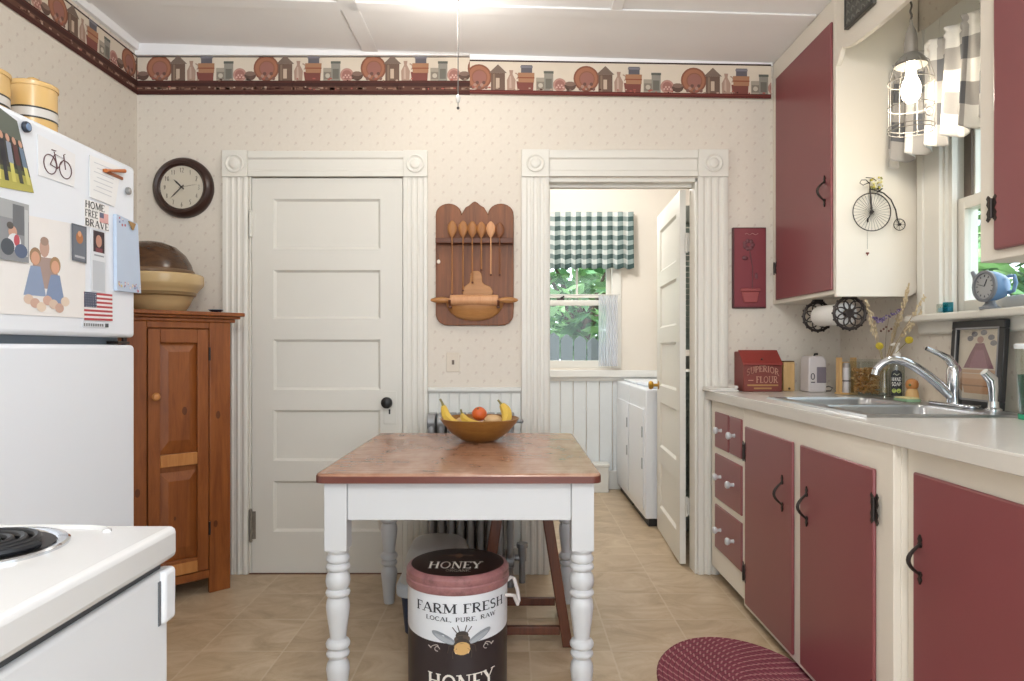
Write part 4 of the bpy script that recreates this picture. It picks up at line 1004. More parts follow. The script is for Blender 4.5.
# ------------------------------------------------------------------ table
TZ = .745; TX = -.162
tb = thing('kitchen_table', 'white table with turned legs and a worn reddish wood top in the room centre', 'table', (TX, 2.63, 0))
mb = MB()
ol = rrect(TX - .436, TX + .433, 2.115, 3.15, .03, 6)
mb.prism(ol, TZ - .03, TZ, 'z', M['table_top']); tp = mb.build('tabletop', None, tb, bevel=.008, bseg=3)
mb = MB(); e = rrect(TX - .4372, TX + .4342, 2.1138, 3.1512, .031, 6); n = len(e)
mb.add([(x, y, TZ - .029) for x, y in e] + [(x, y, TZ - .008) for x, y in e], [(k, (k + 1) % n, n + (k + 1) % n, n + k) for k in range(n)])
mb.build('edge', paint('table_edge', '#6a3a30', .4), tp)
q = .0345; LEG = {(0, 0): (-.540, 2.173), (1, 0): (.2165, 2.173), (0, 1): (-.543, 3.095), (1, 1): (.243, 3.095)}
mb = MB()
for b_ in (0, 1):
    y_ = LEG[(0, b_)][1]; y0_, y1_ = (y_ - .028, y_ - .004) if b_ == 0 else (y_ + .004, y_ + .028)
    mb.box(LEG[(0, b_)][0] + q + .0005, LEG[(1, b_)][0] - q - .0005, y0_, y1_, .597, TZ - .031)
for a_ in (0, 1):
    (xa_, ya_), (xb_2, yb_) = LEG[(a_, 0)], LEG[(a_, 1)]; o0, o1 = (-.028, -.004) if a_ == 0 else (.004, .028)
    mb.prism([(xa_ + o0, ya_ + q + .0005), (xa_ + o1, ya_ + q + .0005), (xb_2 + o1, yb_ - q - .0005), (xb_2 + o0, yb_ - q - .0005)], .597, TZ - .031, 'z')
mb.build('apron', M['whitep'], tb, bevel=.003)
legp = [(.0, 0), (.022, 0), (.026, .03), (.031, .09), (.034, .115), (.036, .13), (.034, .148), (.026, .162), (.024, .167), (.033, .172), (.036, .18), (.033, .188), (.027, .192), (.026, .196), (.036, .202), (.0375, .212), (.033, .221), (.024, .226), (.025, .235), (.029, .265), (.034, .30), (.0365, .325), (.034, .345), (.027, .356), (.036, .361), (.0385, .369), (.035, .377), (.028, .381), (.035, .389), (.038, .405), (.036, .422), (.029, .433), (.027, .437), (.036, .442), (.038, .450), (.034, .458), (.028, .462), (.035, .467), (.0365, .475), (.033, .484), (.028, .490), (.034, .496), (.036, .503)]
for (x, y) in LEG.values():
        m = MB(); m.lathe(legp, (x, y, 0), 28, capb=False, capt=True)
        m.prism([(x - q, y - q), (x + q, y - q), (x + q, y + q), (x - q, y + q)], .503, TZ - .031, 'z')
        m.build('leg', M['whitep'], tb, angle=50, bevel=.002)
# stool behind the table
st = thing('wooden_stool', 'dark brown wooden stool with splayed legs pushed under the white table', 'stool', (.04, 2.79, 0))
def leg_x(s, z): return .04 + s * (.17 - .155 * z)
for s in (-1, 1):
    for y in (2.645, 2.945):
        m = MB(); vs = []
        for z in (0, .585):
            c = leg_x(s, z); vs += [(c - .019, y - .016, z), (c + .019, y - .016, z), (c + .019, y + .016, z), (c - .019, y + .016, z)]
        m.add(vs, [(0, 1, 2, 3), (7, 6, 5, 4)] + [(k, (k + 1) % 4, 4 + (k + 1) % 4, 4 + k) for k in range(4)]); m.build('leg', M['stoolw'], st, bevel=.003)
for y in (2.645, 2.945):
    m = MB(); m.box(leg_x(-1, .06) + .0205, leg_x(1, .06) - .0205, y - .011, y + .011, .045, .077); m.build('rung', M['stoolw'], st, bevel=.003)
for s in (-1, 1):
    m = MB(); c = leg_x(s, .3); m.box(c - .01, c + .01, 2.662, 2.928, .29, .318); m.build('rung', M['stoolw'], st, bevel=.003)
m = MB(); m.prism(rrect(-.1, .18, 2.61, 2.98, .03), .5855, .594 + .0, 'z'); m.build('seat', M['stoolw'], st, bevel=.004)

# honey bin
HX, HYY, HR = -.178, 2.30, .163
hb = thing('lidded_bin', 'round honey-print metal bin with dark lid, standing under the front of the white table', 'bin', (HX, HYY, 0))
bd = PC('#2e2629', .35); bw = PC('#d9dde2', .35)
LA = radians(-81)   # label centre: faces the camera, turned slightly to the right
def wrap(r, a0=LA): return lambda u, v: (HX + r * cos(a0 + u / r), HYY + r * sin(a0 + u / r), v)
def wave(u): return .232 + .03 * (abs(u) / .25) ** 1.5
m = MB(); seg = 64; vs = []; fs = []
m.lathe([(.15, .0), (HR - .004, .006), (HR - .002, .012)], (HX, HYY, 0), seg, bd, capt=False)
rows = [.012, .1, .2]
ring = []
for z in (.012, None, .375):
    for k in range(seg):
        a = 2 * pi * k / seg; d = (a - LA + pi) % (2 * pi) - pi; u = d * HR
        zz = (.262 - .034 * cos(min(pi, abs(u) / .22 * pi)) if abs(u) < .22 else .296) if z is None else z
        zz = (.238 - .016 * cos(d)) if z is None else z
        r_ = HR - .002 + .002 * (zz / .375); ring.append((HX + r_ * cos(a), HYY + r_ * sin(a), zz))
m.add(ring, [(k, (k + 1) % seg, seg + (k + 1) % seg, seg + k) for k in range(seg)], bd)
m.add(ring, [(seg + k, seg + (k + 1) % seg, 2 * seg + (k + 1) % seg, 2 * seg + k) for k in range(seg)], bw)
body_o = m.build('body', None, hb)
m = MB(); ink = PC('#2c3038', .5); wht = PC('#e6e1d8', .5); R_l = HR + .0009
put_text(m, 'FARM FRESH', .029, lambda a, b: wrap(R_l)(a, .314 + b), ink, width=.315)
put_text(m, 'LOCAL, PURE, RAW', .013, lambda a, b: wrap(R_l)(a, .289 + b + .003 * (a / .13) ** 2), ink, width=.235, serif=True)
put_text(m, 'HONEY', .048, lambda a, b: wrap(R_l)(a, .078 + b + .006 * (a / .12) ** 2), wht, width=.22)
m.build('lettering', None, body_o, smooth=False)
# printed bee with swirls
m = MB(); W_ = wrap(R_l + .0003)
def wp(poly, c, lay=0): m.add([wrap(R_l + .0002 + .00025 * lay)(u, v) for u, v in poly], [tuple(range(len(poly)))], PC(c, .5))
def el(cx_, cy_, rx, ry, rot=0, n=18): return [(cx_ + rx * cos(2*pi*k/n) * cos(rot) - ry * sin(2*pi*k/n) * sin(rot), cy_ + rx * cos(2*pi*k/n) * sin(rot) + ry * sin(2*pi*k/n) * cos(rot)) for k in range(n)]
zc_ = .228
for s in (-1, 1):
    wp(el(s * .058, zc_ + .012, .042, .012, s * .42), '#8f959b', 1); wp(el(s * .055, zc_ + .008, .034, .007, s * .42), '#a4aab0', 2)
    for (u0, v0, u1, v1) in ((.012, .022, .03, .045), (.008, .03, .014, .05), (.018, -.008, .04, -.012), (.04, -.012, .044, -.034), (.016, -.02, .03, -.03), (.03, -.03, .028, -.05)):
        m.tube([W_(s * u0, zc_ + v0), W_(s * (u0 + u1) / 2, zc_ + (v0 + v1) / 2), W_(s * u1, zc_ + v1)], .0014, 5, PC('#4a4038', .5))
    sw_ = [(s * (.075 + .035 * t - .004 * sin(9 * t)), zc_ - .018 + .006 * sin(6.5 * t)) for t in [k / 14 for k in range(15)]]
    m.tube([W_(*p) for p in sw_], .0014, 5, PC('#b9b2ab', .5))
    m.tube([W_(s * .078 + .008 * cos(t), zc_ - .024 + .007 * sin(t)) for t in [k * .5 for k in range(11)]], .0012, 5, PC('#b9b2ab', .5))
wp(el(0, zc_ + .02, .02, .013), '#3c342f', 2); wp(el(0, zc_ + .008, .025, .014), '#51463d', 3); wp(el(0, zc_ - .016, .028, .027), '#3a322d', 4)
wp(el(0, zc_ - .02, .026, .02), '#c9a266', 5); wp([(-.026, zc_ - .02), (.026, zc_ - .02), (.025, zc_ - .013), (-.025, zc_ - .013)], '#4a3d31', 6); wp([(-.02, zc_ - .036), (.02, zc_ - .036), (.023, zc_ - .03), (-.023, zc_ - .03)], '#e2c796', 6)
m.build('bee_print', None, body_o, smooth=False)
t = NT('lid_print'); v = t.obj(); n1 = t.noise(v, 14, 6, .7); n2 = t.noise(v, 60, 3)
t.l(t.mix(t.math('MULTIPLY', n2, .5), t.ramp(n1, [(.35, '#5e3a3c'), (.48, '#84565a'), (.6, '#8f5f60'), (.7, '#9c5f4e')]), lin('#b08480')), t.b.inputs['Base Color']); t.b.inputs['Roughness'].default_value = .35; M['lidp'] = t.m
m = MB(); m.lathe([(HR + .003, .0), (HR + .005, .004), (HR + .005, .022), (HR + .002, .026), (HR + .004, .030), (HR + .004, .044), (HR - .002, .052), (HR - .012, .056)], (HX, HYY, .3685), 64, M['lidp'], capt=False)
m.lathe([(HR - .012, .056), (HR - .03, .058), (.001, .060)], (HX, HYY, .3685), 64, paint('lid_dark', '#2a1e1c', .35), capb=False)
lid = m.build('lid', None, hb)
m = MB(); put_text(m, 'HONEY', .07, lambda a, b: (HX + a - .004, HYY - .085 + b, .4287), wht, width=.17)
put_text(m, 'ORGANIC', .024, lambda a, b: (HX + a + .01, HYY - .118 + b, .4287), PC('#a59a90', .5), width=.08)
for s in (-1, 1): m.add([(HX + s * .012 + dx * 1.4, HYY + .05 + dy * .8, .4289) for dx, dy in el(s * .012, 0, .022, .012, s * .3)], [tuple(range(18))], PC('#57483f', .5))
m.add([(HX + dx, HYY + .05 + dy, .42895) for dx, dy in el(0, 0, .012, .026)], [tuple(range(18))], PC('#6b5343', .5))
m.build('lid_lettering', None, lid, smooth=False)
m = MB(); a0 = radians(-10); ax_, ay_ = HX + (HR + .006) * cos(a0), HYY + (HR + .006) * sin(a0)
m.tube([(ax_ - .006, ay_ + .03, .362), (ax_ + .008, ay_ + .03, .372), (ax_ + .018, ay_ + .025, .372), (ax_ + .03, ay_ + .01, .335), (ax_ + .034, ay_ - .0, .305), (ax_ + .03, ay_ - .01, .298), (ax_ + .018, ay_ - .02, .33), (ax_ + .006, ay_ - .03, .335), (ax_ - .01, ay_ - .03, .335)], .006, 10); m.build('rope_handle', M['rope'], hb)

# blue tub with whitish cover
tu = thing('covered_tub', 'navy plastic tub with a domed whitish cover behind the round honey-print bin', 'tub', (-.31, 2.87, 0))
def tub_ring(ins, z): return [(x, y, z) for x, y in rrect(-.445 + ins, -.165 - ins, 2.69 + ins, 3.03 - ins, .06, 6)]
def rings(m, rs, mat=None, cap=True):
    n = len(rs[0]); vs = [p for r in rs for p in r]
    fs = [(i * n + k, i * n + (k + 1) % n, (i + 1) * n + (k + 1) % n, (i + 1) * n + k) for i in range(len(rs) - 1) for k in range(n)]
    if cap: fs += [tuple(range(n - 1, -1, -1)), tuple((len(rs) - 1) * n + k for k in range(n))]
    m.add(vs, fs, mat)
m = MB(); rings(m, [tub_ring(.03, 0), tub_ring(.022, .01), tub_ring(.008, .165)]); m.build('base', M['bluebin'], tu)
m = MB(); rings(m, [tub_ring(-.006, .1655), tub_ring(-.008, .172), tub_ring(-.008, .2), tub_ring(.004, .21)]); m.build('rim', PC('#b4bcc4', .4), tu)
m = MB(); rings(m, [tub_ring(.006, .2105), tub_ring(.016, .27), tub_ring(.03, .318), tub_ring(.05, .337), tub_ring(.072, .344)]); m.build('cover', M['cover'], tu)

# radiator
ra = thing('radiator', 'silver cast iron radiator against the beadboard, behind the white table', 'radiator', (-.19, 3.37, 0))
ns = 9; rx0, rx1 = -.405, .015; p = (rx1 - rx0) / ns
for k in range(ns):
    x = rx0 + p * (k + .5); m = MB()
    for y in (3.31, 3.365, 3.42):
        m.tube([(x, y, .10), (x, y, .16), (x, y, .74), (x, y, .79)], [.012, .0165, .0165, .013], 12)
    m.prism(rrect(3.292, 3.438, .735, .815, .038, 5), x - .019, x + .019, 'x'); m.prism(rrect(3.292, 3.438, .085, .15, .03, 5), x - .019, x + .019, 'x')
    for a in (.28, .45, .62): m.ball((x, 3.31, a), .018, None, 10, 6, (1, .9, 1.6))
    m.build('section', M['silver'], ra, bevel=.004)
m = MB()
for x in (rx0 + p * .5, rx1 - p * .5):
    for y in (3.31, 3.42): m.lathe([(.022, 0), (.016, .02), (.014, .06), (.018, .095)], (x, y, 0), 12)
m.build('feet', M['silver'], ra)
m = MB(); m.tube([(rx1 - .002, 3.365, .12), (rx1 + .03, 3.365, .12), (rx1 + .034, 3.365, .1), (rx1 + .034, 3.365, .0)], .015, 12); m.build('pipe', M['silver'], ra)
m = MB(); m.cyl((rx1 + .034, 3.365, .105), (rx1 + .034, 3.365, .17), .02, None, 14); m.cyl((rx1 + .034, 3.365, .17), (rx1 + .034, 3.365, .19), .028, None, 14); m.build('valve', M['silver'], ra)
m = MB(); m.cyl((rx1 + .005, 3.365, .775), (rx1 + .03, 3.365, .775), .009); m.ball((rx1 + .03, 3.365, .775), .011); m.build('bleed_valve', M['silver'], ra)

# fruit bowl and fruit
FBX, FBY = -.133, 2.87
fbw = thing('fruit_bowl', 'shallow golden brown wooden bowl of fruit at the back of the white table', 'bowl', (FBX, FBY, TZ))
m = MB(); m.lathe([(.055, .0), (.06, .003), (.075, .008), (.115, .035), (.148, .072), (.163, .094), (.160, .096), (.14, .07), (.1, .03), (.05, .014), (.001, .012)], (FBX, FBY, TZ + .0003), 56, capt=False); m.build('shell', M['bowlw'], fbw, angle=60)
def banana(label, pts, rmax, tip=.5):
    t = thing('banana', label, 'banana', pts[0], group='bananas in the fruit bowl')
    P = [Vector(p) for p in pts]; n = 16
    def bez(u): return P[0] * (1 - u) ** 3 + P[1] * 3 * u * (1 - u) ** 2 + P[2] * 3 * u * u * (1 - u) + P[3] * u ** 3
    m = MB(); m.tube([bez(.2 + .8 * k / n) for k in range(n + 1)], [rmax * (.35 + .65 * sin(pi * min(1, (k / n) * 1.0 + .0) * .93 + .1) ** .6) for k in range(n + 1)], 7); m.build('fruit', PC('#d4b14a', .5), t, angle=25)
    m = MB(); m.tube([bez(.215 * k / 5) for k in range(6)], [.005, .0045, .0045, .005, .006, .008], 8); m.build('stem', PC('#7b7340', .6), t)
def bp(px, py, Y): return (wx(px, Y), Y, wz(py, Y))
banana('banana with its stem standing up at the left side of the fruit bowl', [bp(440, 399, 2.85), bp(448, 411, 2.85), bp(440, 420, 2.84), bp(462, 425, 2.80)], .019)
banana('banana lying low in front of the orange, stem pointing back left', [bp(461, 410, 2.90), bp(463, 419, 2.86), bp(466, 425, 2.82), bp(482, 424.5, 2.79)], .018)
banana('banana with its stem standing up at the right side of the fruit bowl', [bp(498, 400, 2.89), bp(504, 408, 2.88), bp(512, 414, 2.87), bp(503, 426, 2.83)], .022)
og = thing('orange', 'round orange at the centre of the fruit bowl on top of the pile', 'orange', bp(479.3, 415, 2.88), group=None)
m = MB(); c = bp(479.3, 413.8, 2.87); m.ball(c, .0305, None, 24, 16, (1, 1, .93)); m.build('fruit', paint('orange_skin', '#cf5f28', .4, .05, 60, bump=.2), og)
m = MB(); m.ball((c[0] - .004, c[1] - .018, c[2] + .022), .0045, None, 8, 5); m.build('stem', PC('#6a5a2c', .6), og)
for nm, px, py, Y, r, sc, lab in (('potato', 493, 420, 2.86, .027, (1.4, 1.1, .8), 'long pale potato right of the orange in the fruit bowl'), ('potato', 476, 425.5, 2.915, .022, (1.3, 1.1, .85), 'pale potato under the orange in the fruit bowl'), ('potato', 462, 422, 2.94, .024, (1.2, 1.1, .85), 'pale potato behind the left banana in the fruit bowl')):
    m = MB(); m.ball(bp(px, py, Y), r, None, 18, 12, sc)
    rr = random.Random(px); m.v = [tuple(Vector(p) + Vector((rr.uniform(-1, 1), rr.uniform(-1, 1), rr.uniform(-1, 1))) * .0012) for p in m.v]
    tag(m.build(nm, paint('potato_skin_%d' % px, '#d3b083', .6, .08, 30), angle=80), lab, 'potato', 'potatoes in the fruit bowl')

# ------------------------------------------------------------------ things on the back wall
def facing(x, y, z): return Matrix.Translation((x, y, z)) @ Matrix.Rotation(pi / 2, 4, 'X')
kx, kz, kr = bx(184.5), bz(188.5), .15
ck = thing('wall_clock', 'round dark brown wall clock above the stoneware bowls, left of the closed door', 'clock', (kx, BY, kz))
m = MB(); m.lathe([(kr, 0), (kr, .02), (kr - .008, .034), (kr - .022, .044), (kr - .034, .04), (kr - .04, .03), (kr - .044, .028)], (0, 0, 0), 64, tf=facing(kx, BY - .0005, kz), capt=False); m.build('frame', paint('clock_frame', '#35201a', .3), ck)
m = MB(); m.lathe([(kr - .043, .0265), (.001, .0265)], (0, 0, 0), 64, tf=facing(kx, BY - .0005, kz), capb=False); face = m.build('dial', paint('dial_paper', '#cfc7b6', .7), ck)
DG = {'1': [[(.5, 0), (.5, 1), (.3, .8)]], '2': [[(.1, .8), (.3, 1), (.7, 1), (.8, .75), (.1, 0), (.9, 0)]], '3': [[(.1, .95), (.6, 1), (.75, .75), (.4, .52), (.8, .3), (.6, 0), (.1, .05)]], '4': [[(.7, 0), (.7, 1), (.1, .3), (.9, .3)]],
      '5': [[(.8, 1), (.2, 1), (.15, .55), (.6, .6), (.8, .3), (.55, 0), (.1, .08)]], '6': [[(.75, .95), (.3, .7), (.15, .3), (.4, 0), (.75, .15), (.75, .45), (.4, .55), (.18, .35)]], '7': [[(.1, 1), (.85, 1), (.4, 0)]],
      '8': [[(.5, .52), (.2, .75), (.5, 1), (.8, .75), (.5, .52), (.15, .25), (.5, 0), (.85, .25), (.5, .52)]], '9': [[(.25, .05), (.7, .3), (.85, .7), (.6, 1), (.25, .85), (.25, .55), (.6, .45), (.82, .65)]], '0': [circ(.5, .5, .38, 12, .5) + [(.88, .5)]]}
m = MB(); fy_ = BY - .0275
for h in range(1, 13):
    a = radians(90 - 30 * h); cx_, cz_ = kx + .085 * cos(a), kz + .085 * sin(a); s = str(h); w = .012
    for i, chh in enumerate(s):
        for st_ in DG[chh]:
            o = cx_ - w * len(s) / 2 + i * w
            m.tube([(o + p_[0] * w * .8, fy_, cz_ - .011 + p_[1] * .022) for p_ in st_], .0011, 4)
m.build('numerals', PC('#3c352c', .6), face, smooth=False)
def hand(deg, ln, w, nm, lift, c='#2b2520'):
    a = radians(90 - deg); d = Vector((cos(a), 0, sin(a))); n = Vector((-sin(a), 0, cos(a))); o = Vector((kx, fy_ - lift, kz))
    m = MB(); m.add([tuple(o - d * .015 + n * w), tuple(o + d * ln * .6 + n * w * 1.5), tuple(o + d * ln), tuple(o + d * ln * .6 - n * w * 1.5), tuple(o - d * .015 - n * w)], [(0, 1, 2, 3, 4)]); m.build(nm, PC(c, .5), ck, smooth=False)
hand(314, .058, .003, 'hour_hand', .003); hand(225, .082, .0024, 'minute_hand', .0045); hand(80, .08, .0008, 'second_hand', .006, '#57504a')
m = MB(); m.disc((kx, fy_ - .007, kz), .004, (0, -1, 0)); m.build('hub', PC('#2b2520', .5), ck)
m = MB(); m.lathe([(kr - .041, .033), (.001, .033)], (0, 0, 0), 48, tf=facing(kx, BY - .0005, kz), capb=False); m.build('glass_cover', glass('clock_glass', '#ffffff', .05), ck)

# spoon rack
def rp(zx, zy): return bx(425 + zx / 4.86), bz(195 + zy / 4.86)
sr = thing('spoon_rack', 'brown scalloped wooden rack holding spoons and a rolling pin between the doors', 'rack', (*[rp(243, 330)[0]], BY, rp(243, 330)[1]))
xl, xr = rp(54, 0)[0], rp(431, 0)[0]; zb_ = rp(0, 635)[1]; zl = rp(0, 45)[1]; zp = rp(0, 34)[1]
n1x, n2x = rp(179, 0)[0], rp(307, 0)[0]; nz = rp(0, 96)[1]; xm = (n1x + n2x) / 2
pts = arc(xl + .06, zb_ + .06, .06, 180, 270, 6) + arc(xr - .06, zb_ + .06, .06, 270, 360, 6)
rw = (xr - n2x) / 2; cR = (xr + n2x) / 2; 
pts += [(xr, zl - .07)] + arc(cR, zl - .055, rw, 0, 180, 12, .055)[1:] [:-1] + [(n2x, nz)]
pts += [(n2x - .02, nz + .034), (xm + .03, zp - .022), (xm + .012, zp - .006), (xm, zp), (xm - .012, zp - .006), (xm - .03, zp - .022), (n1x + .02, nz + .034), (n1x, nz)]
cL = (xl + n1x) / 2; pts += arc(cL, zl - .055, (n1x - xl) / 2, 0, 180, 12, .055)[1:] 
m = MB(); m.prism(pts, BY - .02, BY - .0005, 'y'); m.build('back_board', M['rack'], sr, bevel=.004)
s0 = rp(58, 244); s1 = rp(428, 218); m = MB(); m.box(s0[0], s1[0], BY - .07, BY - .0205, s0[1], s1[1]); m.build('shelf', M['rackd'], sr, bevel=.003)
bcx, bcz = rp(243, 520)
m = MB(); m.lathe([(.001, -.098), (.05, -.094), (.09, -.08), (.12, -.058), (.138, -.03), (.146, 0), (.14, .002), (.13, 0), (.1, -.05), (.001, -.08)], (bcx, BY - .021, bcz + .002), 40, None, sy=.42, capb=False, capt=False)
m.v = [(x, min(y, BY - .0205), z) for x, y, z in m.v]; m.build('half_bowl', M['pin'], sr, angle=70)
cb = [rp(*p_) for p_ in [(215, 432), (190, 450), (183, 475), (195, 513), (320, 513), (332, 470), (318, 448), (290, 436), (280, 425), (276, 385), (262, 372), (236, 372), (222, 385), (220, 425)]]
m = MB(); m.prism(cb, BY - .032, BY - .0205, 'y')
tag(m.build('cutting_board', M['pin'], bevel=.003), 'small pale wooden board with a handle tucked behind the rolling pin', 'cutting board')
for s in (-1, 1):
    m = MB(); xx = bcx + s * .118; m.box(xx - .008, xx + .008, BY - .098, BY - .0205, bcz - .034, bcz - .026); m.prism(arc(BY - .072, bcz + .004, .032, 180, 360, 8) + arc(BY - .072, bcz + .004, .027, 360, 180, 8), xx - .006, xx + .006, 'x'); m.build('pin_cradle', M['rackd'], sr, bevel=.002)
py0 = BY - .072
rp_t = thing('rolling_pin', 'pale wooden rolling pin resting across the front of the wall rack', 'rolling pin', (bcx, py0, bcz))
m = MB(); xa, xb = rp(128, 0)[0], rp(358, 0)[0]; m.tube([(xa, py0, bcz + .0045), (xa + .004, py0, bcz + .0045), (xb - .004, py0, bcz + .0045), (xb, py0, bcz + .0045)], [.022, .026, .026, .022], 24); m.build('barrel', M['spoonl'], rp_t)
for s, xe, x_ in ((-1, xa, rp(34, 0)[0]), (1, xb, rp(452, 0)[0])):
    m = MB(); d = x_ - xe; m.tube([(xe + d * k, py0, bcz + .0045) for k in (0, .08, .16, .45, .75, .93, 1)], [.009, .009, .0125, .0155, .0125, .008, .002], 16); m.build('handle', M['pin'], rp_t)
for i, (zx, top, bot, mat, lab) in enumerate(((138, 138, 490, 'spoon', 'first wooden spoon from the left on the wall rack, handle reaching the rolling pin'), (190, 138, 470, 'spoon', 'second wooden spoon from the left on the wall rack'), (234, 140, 432, 'spoon', 'third wooden spoon from the left on the wall rack'), (277, 144, 372, 'spoon', 'fourth wooden spoon from the left on the wall rack, with the shortest handle'), (322, 142, 395, 'spoonl', 'palest wooden spoon on the wall rack, pinkish, second from the right'), (364, 146, 395, 'rack', 'darkest reddish wooden spoon at the right end of the wall rack'))):
    x, z1_ = rp(zx, top); _, z0_ = rp(zx, bot); _, zs = rp(zx, 216); y = BY - .078
    y = BY - .0745
    t = thing('wooden_spoon', lab, 'spoon', (x, y, z0_), group='wooden spoons on the wall rack')
    h = z1_ - zs; m = MB()
    prof = []
    for k in range(9):
        u = k / 8; prof.append((max(.004, .0265 * sin(pi * (u * .9 + .07)) ** .75 * (.72 + .32 * u)), zs + h * u))
    prof.append((.001, z1_ + .001))
    m.lathe(prof, (x, y, 0), 20, sy=.38); m.build('spoon_head', M[mat], t, angle=70)
    m = MB(); m.cyl((x, y, zs + .004), (x, y, z0_), .0034, None, 10, .0042); m.build('handle', M[mat], t)
    m = MB(); m.ball((x, y, z0_), .0056, None, 8, 6); m.build('handle_tip', M['rackd'], t)
x, z = rp(68, 322); kk = thing('small_charm', 'tiny pale charm hanging at the left edge of the wooden wall rack', 'charm', (x, BY - .02, z))
m = MB(); m.ball((x, BY - .024, z - .005), .009, None, 12, 8, (1, .35, 1.2)); m.build('tag', PC('#e2d6c6', .4), kk)
m = MB(); m.tube([(x - .003, BY - .022, z + .035), (x - .002, BY - .023, z + .015), (x, BY - .024, z + .006)], .0012, 6); m.build('wire', M['iron'], kk)

# red plaque
a, b, c, d = bx(731.5), bx(765), bz(308.5), bz(228)
rpq = thing('wall_plaque', 'tall dark red plaque with a flower pot relief, right of the doorway', 'plaque', ((a + b) / 2, BY, c))
m = MB(); m.box(a, b, BY - .018, BY - .0005, c, d); m.build('frame', PC('#4a2426', .5), rpq, bevel=.003)
m = MB(); m.box(a + .008, b - .004, BY - .021, BY - .017, c + .008, d - .006); m.build('panel', PC('#7e3139', .5), rpq)
xm = (a + b) / 2 + .002; m = MB()
m.prism([(xm - .033, c + .028), (xm + .033, c + .028), (xm + .043, c + .082), (xm - .043, c + .082)], BY - .031, BY - .0212, 'y'); m.box(xm - .049, xm + .049, BY - .034, BY - .0212, c + .082, c + .098); m.build('pot_relief', PC('#9a4a4a', .5), rpq, bevel=.004)
m = MB(); m.tube([(xm + .01, BY - .024, c + .098), (xm + .012, BY - .024, c + .2), (xm - .005, BY - .024, c + .3)], .0025, 6)
for k in range(7): aa = 2 * pi * k / 7; m.ball((xm - .008 + .02 * cos(aa), BY - .024, c + .315 + .02 * sin(aa)), .011, None, 8, 6, (1, .3, 1))
m.ball((xm - .025, BY - .023, c + .25), .016, None, 8, 6, (1, .3, .7)); m.ball((xm + .03, BY - .023, c + .16), .014, None, 8, 6, (.6, .3, 1.2))
m.build('flower_relief', PC('#6a3a40', .5), rpq)
m = MB(); m.tube([(xm - .025 + .0065 * k, BY - .0225, d - .034 + .004 * sin(k * 1.4)) for k in range(11)], .0016, 5); m.build('script', PC('#b98a86', .5), rpq)

# ceiling lamp holder with bulb and pull cord
cxl, cyl_ = -.287, 2.70; cz = zc(cxl)
cl = thing('ceiling_lamp', 'bare glowing bulb in a white ceiling lampholder with a long pull cord', 'ceiling light', (cxl, cyl_, cz))
m = MB(); m.lathe([(.03, -.06), (.034, -.035), (.052, -.02), (.058, -.001)], (cxl, cyl_, cz), 28); m.build('lampholder', M['white'], cl)
m = MB(); m.lathe([(.001, -.138), (.016, -.134), (.028, -.12), (.032, -.104), (.028, -.088), (.017, -.072), (.014, -.0605)], (cxl, cyl_, cz), 24); m.build('bulb', emis('bulb_glow', '#fff4e2', 14), cl)
px_ = -.208; m = MB(); m.tube([(px_, cyl_, cz - .0), (px_, cyl_, 2.09)], .0022, 6); m.build('pull_cord', PC('#6c6a66', .6), cl)
m = MB(); m.lathe([(.002, .03), (.008, .022), (.010, .012), (.006, .0), (.002, -.004)][::-1], (px_, cyl_, 2.075), 12); m.build('cord_bead', PC('#e0dcd6', .4), cl)
m = MB(); m.ball((px_, cyl_, 2.052), .006, None, 8, 6); m.ball((px_, cyl_, 2.47), .005, None, 8, 6); m.tube([(px_, cyl_, 2.075), (px_, cyl_, 2.05)], .0015, 6); m.build('cord_tip', PC('#4c4a48', .5), cl)

# rug
RGX, RGY = .765, 2.315
rg = thing('braided_rug', 'oval dark red braided rug on the floor before the sink cabinet', 'rug', (RGX, RGY, 0))
m = MB(); vs = []; fs = []; NR, NS = 34, 72
for i in range(NR + 1):
    for k in range(NS):
        u = i / NR; a = 2 * pi * k / NS; z = .009 + .0018 * abs(sin(pi * u * 17)) if i < NR else .001
        vs.append((.275 * u * cos(a), .40 * u * sin(a), z))
for i in range(NR):
    for k in range(NS): fs.append((i * NS + k, i * NS + (k + 1) % NS, (i + 1) * NS + (k + 1) % NS, (i + 1) * NS + k))
fs.append(tuple(NR * NS + k for k in range(NS)))
m.add(vs, fs); m.build('braid', M['rug'], rg, local=True)
# ------------------------------------------------------------------ things on the worktop
def on(px, X): return F * X / (px - CX)   # depth of the pixel column px in the plane X
# recipe box
bxl, bxr, byf, byb = wx(743.5, 3.345), wx(782, 3.345), 3.345, 3.485
rb_ = thing('recipe_box', 'red slant-lid wooden box lettered SUPERIOR FLOUR at the back of the worktop', 'box', ((bxl + bxr) / 2, 3.41, CT))
hz, hf = CT + .205, CT + .128
hz = wz(351.5, 3.44); hf = wz(365.5, byf)
m = MB(); m.prism([(byf, CT + .0005), (byb, CT + .0005), (byb, hz), (byb - .07, hz), (byf, hf)], bxl, bxr, 'x'); m.build('body', PC('#7c3830', .5), rb_, bevel=.003)
m = MB(); m.prism([(byf - .006, hf + .0015), (byb - .068, hz + .0015), (byb - .068, hz + .008), (byf - .006, hf + .009)], bxl - .003, bxr + .003, 'x'); m.build('lid', PC('#8f3630', .5), rb_, bevel=.002)
m = MB(); m.ball(((bxl + bxr) / 2, byf + .012, hf + .03), .006, None, 10, 6); m.build('lid_knob', PC('#5a2420', .4), rb_)
m = MB(); ly = byf - .0008; lc = PC('#c99b86', .5); w_ = bxr - bxl; xm = (bxl + bxr) / 2; hh = hf - CT
put_text(m, 'SUPERIOR', hh * .24, lambda a, b: (xm + a, ly, CT + hh * .60 + b + .02 * (1 - (a / (w_ * .42)) ** 2)), lc, width=w_ * .84)
